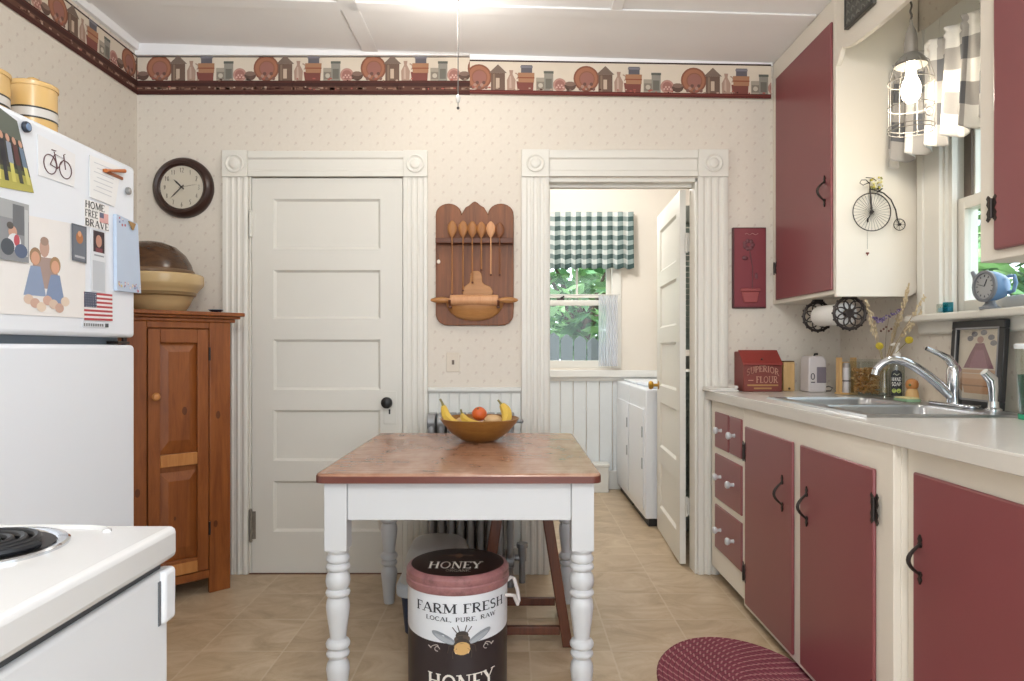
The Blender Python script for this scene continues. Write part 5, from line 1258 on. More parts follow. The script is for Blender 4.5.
put_text(m, 'FLOUR', hh * .25, lambda a, b: (xm + .02 + a, ly, CT + hh * .34 + b), lc, width=w_ * .56)
m.add([(xm - .07, ly, CT + hh * .42), (xm - .045, ly, CT + hh * .42), (xm - .045, ly, CT + hh * .45), (xm - .07, ly, CT + hh * .45)], [(0, 1, 2, 3)], lc)
for k, (ww, zz) in enumerate(((.8, .22), (.46, .1))): m.add([(xm - w_ * ww / 2, ly, CT + hh * zz), (xm + w_ * ww / 2, ly, CT + hh * zz), (xm + w_ * ww / 2, ly, CT + hh * (zz + .06)), (xm - w_ * ww / 2, ly, CT + hh * (zz + .06))], [(0, 1, 2, 3)], PC('#b08552', .5))
m.build('lettering', None, rb_, smooth=False)
# pale block
x0, x1 = wx(783.5, 3.40), wx(795, 3.40)
wb_ = thing('wooden_block', 'pale upright wooden block directly right of the red slant-lid box', 'block', ((x0 + x1) / 2, 3.43, CT))
m = MB(); m.box(x0, x1, 3.40, 3.46, CT + .0005, wz(362, 3.4)); m.build('body', M['tan'], wb_, bevel=.004)
m = MB(); m.disc(((x0 + x1) / 2, 3.4005, CT + .012), .006, (0, -1, 0), None, 12, .002); m.box(x0 + .002, x1 - .002, 3.402, 3.458, wz(362, 3.4), wz(361, 3.4)); m.build('slot', PC('#5a4022', .6), wb_)
# folded white cloth
m = MB(); x0, x1 = wx(706, 3.40), wx(735, 3.40)
for k in range(2): m.prism(rrect(x0 + .003 * k, x1 - .006 * k, 3.335 + .002 * k, 3.48, .01), CT + .0005 + .009 * k, CT + .009 + .009 * k, 'z')
m.tube([(x1 - .008, 3.35, CT + .0205), (x1 - .008, 3.46, CT + .0205)], .0085, 12)
tag(m.build('folded_towel', PC('#dfdcd7', .8), bevel=.003), 'folded white towel on the left end of the worktop beside the door casing', 'towel')
# white appliance
x0, x1 = wx(808.5, 3.30), wx(826.5, 3.30)
ca = thing('can_opener', 'small white can opener with a grey side panel standing in the worktop corner', 'can opener', ((x0 + x1) / 2, 3.35, CT))
zt_ = wz(356, 3.3)
m = MB(); m.prism([(x0, CT + .0005), (x1, CT + .0005), (x1, zt_ - .02), (x1 - .012, zt_ - .003), (x1 - .024, zt_), (x0 + .016, zt_), (x0 + .006, zt_ - .006), (x0 + .003, zt_ - .02)], 3.30, 3.40, 'y'); m.build('body', PC('#d6d0d0', .35), ca, bevel=.006, bseg=3)
xs_ = x0 + (x1 - x0) * .46
m = MB(); m.box(xs_, x1 - .002, 3.296, 3.302, CT + .045, zt_ - .052); m.build('side_panel', PC('#807882', .4), ca, bevel=.002)
m = MB(); zc2 = CT + .075; m.tube([(x0 + .02 + .008 * cos(t_), 3.2985, zc2 + .014 * sin(t_)) for t_ in [2 * pi * k / 16 for k in range(16)]], .0022, 6, closed=True); m.box(x0 + .012, x0 + .03, 3.2975, 3.3, CT + .045, CT + .05); m.build('emblem', PC('#4a4650', .5), ca)
m = MB(); m.tube([((x0 + x1) / 2 - .004, 3.33, zt_ - .002), ((x0 + x1) / 2, 3.33, zt_ + .008), ((x0 + x1) / 2 + .014, 3.33, zt_ + .009)], .005, 8); m.build('lever', M['black'], ca)
m = MB(); m.tube([(x1 - .002, 3.33, CT + .02), (x1 + .02, 3.32, CT + .028), (x1 + .035, 3.315, CT + .02), (x1 + .028, 3.32, CT + .006), (x1 + .006, 3.33, CT + .0045)], .003, 6); m.build('cord', PC('#6b6462', .5), ca)
# wooden holder with salt shaker
Yh = 3.16; x0, x1 = wx(838, Yh), wx(855, Yh)
sh = thing('shaker_holder', 'open pine holder of two upright boards around a white shaker', 'holder', ((x0 + x1) / 2, Yh, CT))
zt_ = wz(357.5, Yh)
for a in (x0, x1 - .013):
    m = MB(); m.box(a, a + .013, Yh - .014, Yh + .02, CT + .008, zt_); m.ball((a + .0065, Yh - .015, zt_ - .012), .003, PC('#6a3a1c', .5), 8, 5); m.mats and None; m.build('side_board', M['tan'], sh, bevel=.002) if not m.mats else m.build('side_board', None, sh)
for o in list(sh.children):
    if o.data.materials and o.data.materials[0] != M['tan']:
        ms = list(o.data.materials); o.data.materials.clear(); [o.data.materials.append(x) for x in (M['tan'], *ms[1:])]
m = MB(); m.box(x0, x1, Yh - .03, Yh + .035, CT + .0005, CT + .0078); m.box(x0 + .0135, x1 - .0135, Yh + .024, Yh + .034, CT + .008, zt_ - .02); m.build('base_board', M['tan'], sh, bevel=.002)
xm = (x0 + x1) / 2; sk_ = thing('salt_shaker', 'slim white salt shaker standing inside the pine holder', 'shaker', (xm, Yh, CT + .0082))
m = MB(); m.lathe([(.017, 0), (.0185, .004), (.0185, .105), (.016, .112)], (xm, Yh, CT + .0082), 20); m.build('body', PC('#dcd8da', .4), sk_)
m = MB(); m.lathe([(.0165, .1122), (.0165, .128), (.012, .134), (.001, .135)], (xm, Yh, CT + .0082), 20); m.build('cap', PC('#b9b2b0', .3), sk_)
m = MB(); m.lathe([(.0188, .05), (.0188, .056)], (xm, Yh, CT + .0082), 20, capb=False, capt=False); m.build('printed_line', PC('#5a555c', .5), sk_)
# snack jar
jx, jy, jr = 1.555, 3.062, .058
jr_ = thing('snack_jar', 'clear square-shouldered glass jar of brown pretzel snacks beside the pine holder', 'jar', (jx, jy, CT))
m = MB(); m.prism(rrect(jx - jr, jx + jr, jy - jr, jy + jr, .016), CT + .0005, CT + .006, 'z')
for s in ((jx - jr, jx - jr + .003, jy - jr + .01, jy + jr - .01), (jx + jr - .003, jx + jr, jy - jr + .01, jy + jr - .01), (jx - jr + .003, jx + jr - .003, jy - jr, jy - jr + .003), (jx - jr + .003, jx + jr - .003, jy + jr - .003, jy + jr)): m.box(*s, CT + .006, CT + .150)
m.build('glass_body', M['glassg'], jr_, smooth=False)
m = MB(); m.prism(rrect(jx - jr - .002, jx + jr + .002, jy - jr - .002, jy + jr + .002, .018), CT + .1505, CT + .16, 'z'); m.build('lid', M['glassg'], jr_, bevel=.002)
rr = random.Random(9); m = MB()
for k in range(260):
    p = Vector((jx + rr.uniform(-.046, .046), jy + rr.uniform(-.046, .046), CT + .014 + rr.uniform(0, .105)))
    R = Matrix.Rotation(rr.uniform(0, 6.28), 4, Vector((rr.uniform(-1, 1), rr.uniform(-1, 1), rr.uniform(-1, 1))).normalized()); T = Matrix.Translation(p) @ R
    m.tube([T @ Vector((.007 * cos(t_), .007 * sin(t_), 0)) for t_ in (0, 1.2, 2.4, 3.6, 4.8)], .0032, 5, PC(['#c9975c', '#a8743c', '#dcb47c', '#b8823f'][k % 4], .5), closed=True)
sn = m.build('pretzel_snacks', None, jr_); sn['kind'] = 'stuff'
# soap dispenser
sx_, sy_ = 1.59, on(897, 1.59)
so = thing('soap_bottle', 'clear hand soap bottle with black label and white pump behind the sink', 'soap dispenser', (sx_, sy_, CT))
m = MB(); m.lathe([(.026, .0005), (.029, .004), (.029, .13), (.026, .147), (.013, .16), (.012, .165)], (sx_, sy_, CT), 28, sy=.8); m.build('bottle', glass('soap_bottle_glass', '#dfe3df', .12), so)
m = MB(); m.lathe([(.013, .1655), (.015, .167), (.015, .185), (.008, .19), (.006, .197), (.005, .22)], (sx_, sy_, CT), 16); m.tube([(sx_ + .008, sy_, CT + .223), (sx_ - .012, sy_, CT + .224), (sx_ - .028, sy_ - .002, CT + .221)], [.007, .0065, .004], 8); m.build('pump', PC('#ece8e0', .3), so)
fa_ = atan2(-sy_, -sx_)
def sw(u, v, d=.0006): a = fa_ + u / .029; return (sx_ + (.029 + d) * cos(a), sy_ + (.029 + d) * .82 * sin(a), CT + v)
m = MB()
lab = [(-.022, .012), (.022, .012), (.022, .1)] + arc(0, .1, .022, 0, 180, 10, .018)[1:-1] + [(-.022, .1)]
for k in range(11):
    u0, u1 = -.022 + .004 * k, -.022 + .004 * (k + 1)
    tp_ = lambda u: .1 + .018 * sqrt(max(0, 1 - (u / .022) ** 2))
    m.add([sw(u0, .012), sw(u1, .012), sw(u1, tp_(u1)), sw(u0, tp_(u0))], [(0, 1, 2, 3)], PC('#22262a', .5))
put_text(m, 'HAND', .015, lambda a, b: sw(a, .073 + b, .0012), PC('#e9e9e4', .5), width=.036, serif=False)
put_text(m, 'SOAP', .015, lambda a, b: sw(a, .053 + b, .0012), PC('#e9e9e4', .5), width=.036, serif=False)
for s in (-1, 1): m.add([sw(s * .009 + .009 * cos(2 * pi * k / 12), .033 + .009 * sin(2 * pi * k / 12), .0014) for k in range(12)], [tuple(range(12))], PC('#a9b95a', .5))
m.tube([sw(-.012 + .003 * k, .1 + .003 * sin(k), .001) for k in range(9)], .0012, 5, PC('#b9c0a8', .5))
m.build('label', None, so, smooth=False)
# vase with dried flowers
vx, vy = 1.578, 2.966
va = thing('flower_vase', 'clear glass vase of dried stems, lavender and yellow billy buttons under the wall cabinet', 'vase', (vx, vy, CT))
m = MB(); m.lathe([(.02, .0005), (.022, .01), (.022, .05), (.02, .08), (.017, .1), (.02, .12), (.018, .12), (.015, .1), (.018, .08), (.02, .05), (.02, .014), (.001, .01)], (vx, vy, CT), 24, capt=False); m.build('glass', M['glassg'], va)
def stemto(px, py, Y): return Vector((wx(px, Y), Y, wz(py, Y)))
base = Vector((vx, vy, CT + .02)); neck = Vector((vx, vy, CT + .115))
rr = random.Random(12)
tips = [(866, 301, 2.78), (869, 318, 2.80), (872, 312, 2.86), (909, 284, 2.76), (906, 300, 2.78), (903, 305, 2.84), (925, 296, 2.66), (921, 311, 2.70), (898, 315, 2.9), (913, 318, 2.75), (908, 292, 2.8)]
m = MB()
for i, (a, b, Y) in enumerate(tips):
    e = stemto(a, b, Y); mid_ = (neck + e) / 2 + Vector((rr.uniform(-.008, .008), 0, .012))
    m.tube([base + Vector((rr.uniform(-.012, .012), rr.uniform(-.012, .012), 0)), neck + Vector((rr.uniform(-.01, .01), rr.uniform(-.01, .01), 0)), mid_, e], .0012, 5)
m.build('dry_stems', PC('#b9a480', .8), va)
m = MB()
for i, (a, b, Y) in enumerate(tips):
    e = stemto(a, b, Y); d_ = (e - neck).normalized()
    for k in range(26):
        t_ = k / 26; p = e - d_ * (.11 * t_) + Vector((rr.uniform(-1, 1), rr.uniform(-1, 1), rr.uniform(-1, 1))) * .0055
        m.ball(tuple(p), rr.uniform(.0022, .004), None, 6, 4, (1, 1, 1.7))
m.build('grass_seed_heads', PC('#cbb896', .85), va)['kind'] = 'stuff'
m = MB()
for (a, b), (c, d_) in (((877, 322), (902, 309)), ((873, 318), (884, 321))):
    for k in range(30):
        t_ = k / 29; p = stemto(a + (c - a) * t_ + rr.uniform(-1.2, 1.2), b + (d_ - b) * t_ + rr.uniform(-1.6, 1.6), 2.84 + rr.uniform(-.01, .01)); m.ball(tuple(p), rr.uniform(.003, .005), PC(['#6f5c86', '#57486e', '#8a7aa0'][k % 3], .8), 6, 4)
m.tube([neck, stemto(886, 335, 2.88), stemto(889, 317, 2.84)], .0012, 5, PC('#8a7a62', .8))
m.build('lavender', None, va)
for a, b, Y in ((879.5, 346, 2.86), (909, 340, 2.80)):
    e = stemto(a, b, Y); m = MB(); m.tube([neck - Vector((0, 0, .02)), (neck + e) / 2 + Vector((0, 0, .012)), e], .0013, 5, PC('#a8a05c', .7))
    for k in range(60):
        th = math.acos(1 - 2 * (k + .5) / 60); ph = 2.4 * k; m.ball(tuple(e + Vector((sin(th) * cos(ph), sin(th) * sin(ph), cos(th))) * .0125), .0032, PC('#cdb93e', .7), 6, 4)
    m.ball(tuple(e), .0125, PC('#bda82f', .7), 10, 8); m.build('billy_button', None, va)
m = MB(); p = stemto(881.5, 330, 2.9)
for k in range(5): pp = stemto(881 + k * 2.6, 331 - (k % 3) * 2, 2.9); m.ball(tuple(pp), .005, None, 6, 5)
m.build('seed_pods', PC('#6a4638', .8), va)
# small pepper mill
gx, gy = 1.595, on(912, 1.595)
gm = thing('pepper_mill', 'short honey-coloured wooden pepper mill right of the hand soap bottle', 'pepper mill', (gx, gy, CT))
m = MB(); m.lathe([(.024, .0005), (.025, .012), (.023, .03), (.019, .042), (.0185, .046)], (gx, gy, CT), 24); m.build('base', M['tan'], gm)
m = MB(); m.lathe([(.019, .0465), (.023, .054), (.024, .066), (.02, .078), (.01, .085), (.001, .087)], (gx, gy, CT), 24); m.build('top', M['pinel'], gm)
m = MB(); m.ball((gx - .016, gy - .014, CT + .062), .006, None, 8, 6); m.build('crank', PC('#5a6a3c', .5), gm)
# scrub pad
px0, py0_ = 1.49, 2.64
m = MB(); m.prism(rrect(px0 - .028, px0 + .028, py0_ - .05, py0_ + .05, .012), zt + .0005, zt + .011, 'z', PC('#8fae8c', .9)); m.prism(rrect(px0 - .026, px0 + .026, py0_ - .048, py0_ + .048, .012), zt + .0112, zt + .016, 'z', PC('#d8cf9c', .9))
tag(m.build('scrub_pad', None, bevel=.002), 'thin green and yellow scrub pad lying on the sink edge', 'sponge')
# leaning picture
Ya, Yb = 2.262, 2.535
pf = thing('picture_frame', 'black framed picture leaning on the wall between faucet and sprayer', 'picture', (1.6, (Ya + Yb) / 2, CT))
xb_, xt_ = 1.594, 1.612; H = .30
T = Matrix(((0, sin(atan2(xt_ - xb_, H)), -cos(atan2(xt_ - xb_, H)), xb_), (-1, 0, 0, Yb), (0, cos(atan2(xt_ - xb_, H)), sin(atan2(xt_ - xb_, H)), CT + .0025), (0, 0, 0, 1)))
Wd = Yb - Ya   # local: u across (left to right seen from the room), v up, w towards the room
m = MB(); fwd = .03
for a, b, c, d in ((0, Wd, 0, fwd), (0, Wd, H - fwd, H), (0, fwd, fwd, H - fwd), (Wd - fwd, Wd, fwd, H - fwd)): m.box(a, b, c, d, 0, .018, None, T)
m.build('frame', PC('#262729', .4), pf, bevel=.003)
m = MB(); e = .006
for a, b, c, d in ((fwd - e, Wd - fwd + e, fwd - e, fwd), (fwd - e, Wd - fwd + e, H - fwd, H - fwd + e), (fwd - e, fwd, fwd, H - fwd), (Wd - fwd, Wd - fwd + e, fwd, H - fwd)): m.box(a, b, c, d, .018, .0195, None, T)
m.build('inner_line', PC('#8a8a8c', .3), pf)
m = MB(); m.box(fwd, Wd - fwd, fwd, H - fwd, .002, .006, PC('#c9bfae', .7), T)
def pp(poly, c, k): m.add([T @ Vector((fwd + u * (Wd - 2 * fwd), fwd + v * (H - 2 * fwd), .0062 + .0003 * k)) for u, v in poly], [tuple(range(len(poly)))], PC(c, .7))
pp([(.14, .44), (.88, .44), (.72, .66), (.62, .8), (.42, .8), (.3, .66)], '#7d5560', 1); pp([(.28, .44), (.74, .44), (.62, .7), (.42, .7)], '#8d6470', 2); pp(circ(.53, .85, .08, 12, .05), '#a8867c', 3)
for a, b in ((.38, .93), (.6, .95), (.78, .88), (.28, .87), (.84, .8)): pp(circ(a, b, .08, 10, .04), '#78767c', 2)
pp([(.08, .42), (.92, .42), (.92, .37), (.08, .37)], '#b8977a', 1); pp([(.1, .3), (.84, .3), (.78, .08), (.2, .08)], '#b78d6a', 2); pp([(.06, .36), (.9, .36), (.9, .29), (.06, .29)], '#c3a082', 3)
pp([(.14, .2), (.82, .2), (.82, .18), (.14, .18)], '#8a664a', 4)
m.build('print', None, pf, smooth=False)
m = MB(); m.box(fwd, Wd - fwd, fwd, H - fwd, .009, .0105, None, T); m.build('glazing', glass('picture_glass', '#ffffff', .06), pf, smooth=False)
# tumbler
tx, ty = 1.50, 2.02
tm = thing('plastic_tumbler', 'clear tumbler with teal contents standing on the worktop right of the sprayer', 'tumbler', (tx, ty, CT))
m = MB(); m.lathe([(.031, .0005), (.033, .004), (.041, .215), (.039, .215), (.03, .008), (.001, .008)], (tx, ty, CT), 28, capt=False); m.build('cup', M['glassg'], tm)
m = MB(); m.lathe([(.028, .0085), (.034, .13), (.001, .13)], (tx, ty, CT), 24); m.build('teal_contents', glass('teal_liquid', '#7fc4b8', .1), tm)
m = MB(); m.lathe([(.0325, .001), (.0342, .016)], (tx, ty, CT), 28, capb=False, capt=False); m.build('green_foot', PC('#1f9a72', .3), tm)
m = MB(); m.lathe([(.0412, .205), (.043, .209), (.043, .218), (.0385, .22)], (tx, ty, CT), 28, capb=False, capt=False); m.build('rim', PC('#e4e8ea', .3), tm)

# paper towel holder under the cabinet
hx, hz_ = 1.372, 1.268
ph_ = thing('paper_towel_holder', 'black iron paper towel holder of two lattice discs under the wall cabinet', 'towel holder', (hx, 3.01, UZ))
def lattice(y):
    m = MB(); P = lambda r, a: (hx + r * cos(a), y, hz_ + r * sin(a))
    n = 40
    m.tube([P(.064, 2 * pi * k / n) for k in range(n)], .0055, 8, closed=True); m.tube([P(.016, 2 * pi * k / 20) for k in range(20)], .0035, 6, closed=True)
    for j in range(8):
        a = 2 * pi * j / 8; c = (hx + .036 * cos(a), y, hz_ + .036 * sin(a))
        m.tube([(c[0] + .024 * cos(t_), y, c[2] + .024 * sin(t_)) for t_ in [2 * pi * k / 18 for k in range(18)]], .003, 6, closed=True)
    for j in range(16): m.ball(P(.069, 2 * pi * j / 16), .005, None, 6, 5)
    m.disc((hx, y + .002, hz_), .012, (0, -1, 0), None, 14, .004)
    m.tube([(hx, y, hz_ + .06), (hx, y, UZ - .0125)], .006, 8); m.box(hx - .02, hx + .02, y - .01, y + .014, UZ - .0125, UZ - .0015 if y > 2.9 else UZ - .0125 + .0005)
    return m.build('lattice_disc', M['iron'], ph_)
lattice(2.845); lattice(3.14)
m = MB(); m.cyl((hx, 2.845, hz_), (hx, 3.14, hz_), .007); m.build('rod', M['iron'], ph_)
pr_ = thing('paper_towel_roll', 'white paper towel roll on the iron holder under the wall cabinet', 'paper towel', (hx, 3.0, hz_))
m = MB(); T = Matrix.Translation((hx, 2.87, hz_)) @ Matrix.Rotation(-pi / 2, 4, 'X')
m.lathe([(.016, 0), (.044, .001), (.045, .003), (.045, .242), (.044, .244), (.016, .245)], tf=T, seg=32, capb=False, capt=False); m.build('paper', M['paper'], pr_)
m = MB(); m.lathe([(.0155, .0), (.0155, .245), (.0145, .245), (.0145, 0)], tf=T, seg=20, capb=False, capt=False); m.build('core', PC('#a98b68', .8), pr_)

# penny farthing on the cabinet end
pc = thing('bicycle_ornament', 'black wire penny-farthing ornament hanging on the end of the wall cabinet', 'ornament', (1.46, UY0, 1.65))
Y_ = 2.797; S_ = F / Y_
def q_(zx, zy, dy=0): return (wx(840 + zx / 6.19, Y_), Y_ + dy, wz(160 + zy / 6.19, Y_))
hub = q_(197, 322); R1 = 117 / 6.19 / S_; sh_ = q_(368, 400); R2 = 35 / 6.19 / S_
def wheel(c, r, ns, tk, nm):
    m = MB(); m.tube([(c[0] + r * cos(2 * pi * k / 40), c[1], c[2] + r * sin(2 * pi * k / 40)) for k in range(40)], tk, 8, closed=True); wo = m.build(nm, M['iron'], pc)
    m = MB()
    for k in range(ns): a = 2 * pi * k / ns; m.tube([c, (c[0] + r * cos(a), c[1], c[2] + r * sin(a))], .0006, 5)
    m.build('spokes', M['iron'], wo)
    m = MB(); m.cyl((c[0], c[1] - .006, c[2]), (c[0], c[1] + .006, c[2]), tk * 2.8); m.build('hub', M['iron'], wo)
wheel(hub, R1, 32, .0022, 'front_wheel'); wheel(sh_, R2, 8, .0018, 'rear_wheel')
m = MB(); h0 = q_(185, 178)
m.tube([hub, h0], [.004, .003], 8); m.tube([h0, q_(215, 186), q_(270, 205), q_(315, 245), q_(345, 310), q_(356, 370), sh_], .0026, 8)
m.tube([q_(240, 188), q_(262, 180), q_(225, 178)], .004, 8)
m.tube([hub, q_(172, 362, -.004), q_(165, 385, -.004)], .002, 6)
m.build('frame', M['iron'], pc)
m = MB(); m.tube([h0, q_(180, 150, -.006), q_(150, 128, -.014), q_(120, 130, -.016), q_(110, 148, -.016), q_(130, 162, -.016), q_(155, 150, -.012), q_(182, 140, -.004)], .0018, 6); m.tube([q_(160, 108), q_(200, 112), q_(230, 130)], .0016, 6); m.build('handlebar', M['iron'], pc)
m = MB(); m.cyl(q_(172, 362, 0), q_(165, 385, -.008), .0035); m.build('pedal', M['iron'], pc)
rr = random.Random(21); m = MB()
for k in range(46):
    p = q_(rr.uniform(192, 262), rr.uniform(108, 180), rr.uniform(-.012, .008)); m.ball(p, rr.uniform(.003, .0055), PC(rr.choice(['#c9b84e', '#e6e0c4', '#8a8e52', '#d9cf8a']), .8), 6, 4)
m.build('flower_bunch', None, pc)
m = MB(); m.tube([q_(168, 436), q_(170, 550)], .0006, 5); m.build('chain', M['iron'], pc)
m = MB(); e = Vector(q_(170, 580)); m.ball(tuple(e + Vector((-.0028, 0, .002))), .0042, None, 8, 6); m.ball(tuple(e + Vector((.0028, 0, .002))), .0042, None, 8, 6); m.tube([tuple(e + Vector((0, 0, .003))), tuple(e - Vector((0, 0, .008)))], [.0058, .001], 8); m.build('heart_charm', PC('#7c3c36', .4), pc)
m = MB(); m.cyl(q_(250, 190), (q_(250, 190)[0], UY0 - .0003, q_(250, 190)[2]), .0025); m.build('wall_peg', M['iron'], pc)

# pendant lamp
plx, ply = 1.36, 2.386
def L_(py): return wz(py, ply)
pd = thing('pendant_lamp', 'grey wire cage pendant lamp glowing in front of the checked curtain', 'pendant light', (plx, ply, zc(plx)))
m = MB(); m.tube([(plx + .002 * sin(k), ply + .002 * cos(k), L_(30) + (zc(plx) - L_(30)) * k / 60) for k in range(61)], .0035, 6); m.build('cord', PC('#57514a', .7), pd)
m = MB(); m.lathe([(.05, -.025), (.045, -.008), (.03, -.001)], (plx, ply, zc(plx)), 24); m.build('ceiling_rose', M['silver'], pd)
m = MB(); m.lathe([(.022, L_(56)), (.021, L_(40)), (.016, L_(32)), (.007, L_(26)), (.004, L_(20))], (plx, ply, 0), 20); m.build('socket_cap', paint('galvanised', '#a39e96', .4, .1, 20, metal=.6), pd)
m = MB(); m.lathe([(.05, L_(66)), (.049, L_(65)), (.04, L_(60)), (.026, L_(57)), (.02, L_(54)), (.02, L_(53)), (.027, L_(55)), (.042, L_(59)), (.052, L_(65))], (plx, ply, 0), 32, capb=False, capt=False); m.build('shade', paint('galvanised_shade', '#a3a09a', .4, .1, 20, metal=.6), pd)
m = MB(); ra_ = .071; cg = PC('#8a857c', .4)
for k in range(8):
    a = 2 * pi * k / 8; c_, s_ = cos(a), sin(a)
    m.tube([(plx + .03 * c_, ply + .03 * s_, L_(57)), (plx + .055 * c_, ply + .055 * s_, L_(64)), (plx + ra_ * c_, ply + ra_ * s_, L_(80)), (plx + ra_ * c_, ply + ra_ * s_, L_(131))], .0014, 6)
for z, r_ in ((L_(82), ra_), (L_(107), ra_), (L_(131), ra_), (L_(127), ra_)): m.tube([(plx + r_ * cos(2 * pi * k / 36), ply + r_ * sin(2 * pi * k / 36), z) for k in range(36)], .0016, 6, closed=True)
m.tube([(plx + .02 + .014 * cos(2 * pi * k / 16), ply - ra_, L_(118) + .014 * sin(2 * pi * k / 16)) for k in range(16)], .0015, 6, closed=True)
m.build('wire_cage', cg, pd)
m = MB(); m.lathe([(.001, L_(103)), (.014, L_(102)), (.026, L_(98)), (.031, L_(91)), (.028, L_(84)), (.017, L_(76)), (.013, L_(60))], (plx, ply, 0), 24); m.build('bulb', emis('pendant_glow', '#fff0d6', 12), pd)

# checked curtain at the sink window
kw, km, kd = cloth('check_white', '#efece6'), cloth('check_mid', '#b7b3ae'), cloth('check_dark', '#707174')
def check_cloth(name, P, nu, nv, su, sv, mats3, parent=None):
    """P(u,v) -> point; checks of su x sv cells"""
    m = MB(); vs = [P(i / nu, j / nv) for i in range(nu + 1) for j in range(nv + 1)]; b = {0: mats3[0], 1: mats3[1], 2: mats3[2]}
    groups = {0: [], 1: [], 2: []}
    for i in range(nu):
        for j in range(nv):
            c = (i * su // nu) % 2 + (j * sv // nv) % 2; groups[c].append((i * (nv + 1) + j, (i + 1) * (nv + 1) + j, (i + 1) * (nv + 1) + j + 1, i * (nv + 1) + j + 1))
    m.v = vs
    for c in groups:
        for f in groups[c]: m.f.append(list(f)); m.m.append(m.mi(mats3[c]))
    o = m.build(name, None, parent, angle=80)
    s = o.modifiers.new('thick', 'SOLIDIFY'); s.thickness = .0012; return o
cx0 = 1.505; cya, cyb = 1.99, 2.79; czt, czb = 2.195, 1.86
cu = thing('window_curtain', 'grey and white buffalo check valance gathered on a rod above the sink window', 'curtain', (cx0, 2.39, czt))
def CP(u, v):
    y = cyb + (cya - cyb) * u; f = 1 - v
    ph = 2 * pi * u * 8.0 + .7 * sin(9 * u); amp = .008 + .022 * v
    if v < .08: amp = .008 + .012 * abs(v - .04) / .04
    return (cx0 + amp * sin(ph) + .006 * sin(2.3 * ph), y + .01 * v * cos(ph) , czt + .03 - v * (czt + .03 - czb) - (.02 * (sin(ph * .5 + 1) ** 2) * v))
check_cloth('cloth', CP, 26 * 10, 40, 13, 5, (kw, km, kd), cu)
rx_ = cx0 + .026; m = MB(); m.cyl((rx_, cya - .01, czt - .006), (rx_, cyb + .006, czt - .006), .0055); m.tube([(rx_, cyb + .006, czt - .006), (rx_ + .02, cyb + .012, czt - .006), (RX - .03, cyb + .01, czt - .006)], .0055, 8); m.build('rod', PC('#8c8780', .4), cu)

# teapot clock on the sill
SZ = KW['z0']; tpx, tpy = 1.605, 2.35
tcx = thing('teapot_clock', 'blue teapot-shaped clock standing on the kitchen window sill', 'clock', (tpx, tpy, SZ))
m = MB(); dirv = Vector((-1, -.08, 0)).normalized(); Tq = Matrix.Translation((tpx, tpy, SZ + .078)) @ dirv.to_track_quat('Z', 'Y').to_matrix().to_4x4()
blue = paint('teapot_blue', '#6d93bd', .25); gry = paint('teapot_grey', '#7b7f86', .35)
m.lathe([(.001, -.06), (.022, -.056), (.04, -.04), (.049, -.014), (.051, .006), (.049, .014)], tf=Tq, seg=32, capt=False); m.build('body', blue, tcx)
m = MB(); m.lathe([(.0495, .0142), (.053, .016), (.053, .024), (.044, .026), (.042, .02)], tf=Tq, seg=36, capb=False, capt=False); m.build('bezel', gry, tcx)
m = MB(); m.lathe([(.043, .0195), (.001, .0195)], tf=Tq, seg=32, capb=False); fo = m.build('dial', PC('#a9acae', .5), tcx)
m = MB()
for k in range(12): a = 2 * pi * k / 12; m.tube([Tq @ Vector((.031 * cos(a), .031 * sin(a), .0202)), Tq @ Vector((.037 * cos(a), .037 * sin(a), .0202))], .0015, 5)
m.build('hour_marks', PC('#4c5058', .5), fo)
m = MB(); m.tube([Tq @ Vector((0, 0, .0215)), Tq @ Vector((.012, .022, .0215))], .0014, 5); m.tube([Tq @ Vector((0, 0, .0222)), Tq @ Vector((-.028, .008, .0222))], .0011, 5); m.build('clock_hands', PC('#33363c', .5), tcx)
m = MB(); m.prism(rrect(-.034, .034, -.026, .026, .01), 0, .008, 'z', None, Matrix.Translation((tpx, tpy, SZ + .0005)) @ Matrix.Rotation(.7, 4, 'Z')); m.lathe([(.026, .0085), (.016, .02), (.014, .036)], (tpx, tpy, SZ), 20); m.build('foot', gry, tcx)
sd = Vector((dirv.y, -dirv.x, 0)) * -1
c0 = Vector((tpx, tpy, SZ + .078)); lf = Vector((-.1, 1, 0))
m = MB(); m.tube([c0 + lf * .046 - Vector((0, 0, .022)), c0 + lf * .062 + Vector((0, 0, .008)), c0 + lf * .066 + Vector((0, 0, .036)), c0 + lf * .078 + Vector((0, 0, .056))], [.014, .010, .008, .0065], 12); m.build('spout', gry, tcx)
m = MB(); c1 = c0 + Vector((.03, 0, 0)); m.tube([c1 - lf * .04 + Vector((0, 0, .03)), c1 - lf * .062 + Vector((0, 0, .03)), c1 - lf * .07 + Vector((0, 0, .006)), c1 - lf * .06 - Vector((0, 0, .02)), c1 - lf * .04 - Vector((0, 0, .024))], .006, 10); m.build('handle', blue, tcx)
# small glasses on the sill
for px, label, mt, h in ((941.5, 'small clear glass with a blue tint at the left end of the window sill', 'glassg', .036), (948, 'small teal glass cube beside the clear glass on the window sill', 'teal', .04)):
    X = 1.61; Y = on(px, X); g = thing('glass_votive', label, 'glass', (X, Y, SZ), group='small glasses on the window sill')
    m = MB(); m.prism(rrect(X - .013, X + .013, Y - .013, Y + .013, .005), SZ + .0005, SZ + .005, 'z')
    for s in ((-.013, -.010, -.011, .011), (.010, .013, -.011, .011), (-.010, .010, -.013, -.010), (-.010, .010, .010, .013)): m.box(X + s[0], X + s[1], Y + s[2], Y + s[3], SZ + .005, SZ + h)
    m.build('cup', M[mt], g, smooth=False)
    m = MB(); m.box(X - .009, X + .009, Y - .009, Y + .009, SZ + .006, SZ + h * .6); m.build('filling', PC('#58b9c9' if mt == 'teal' else '#9fc4d4', .4), g, bevel=.003)

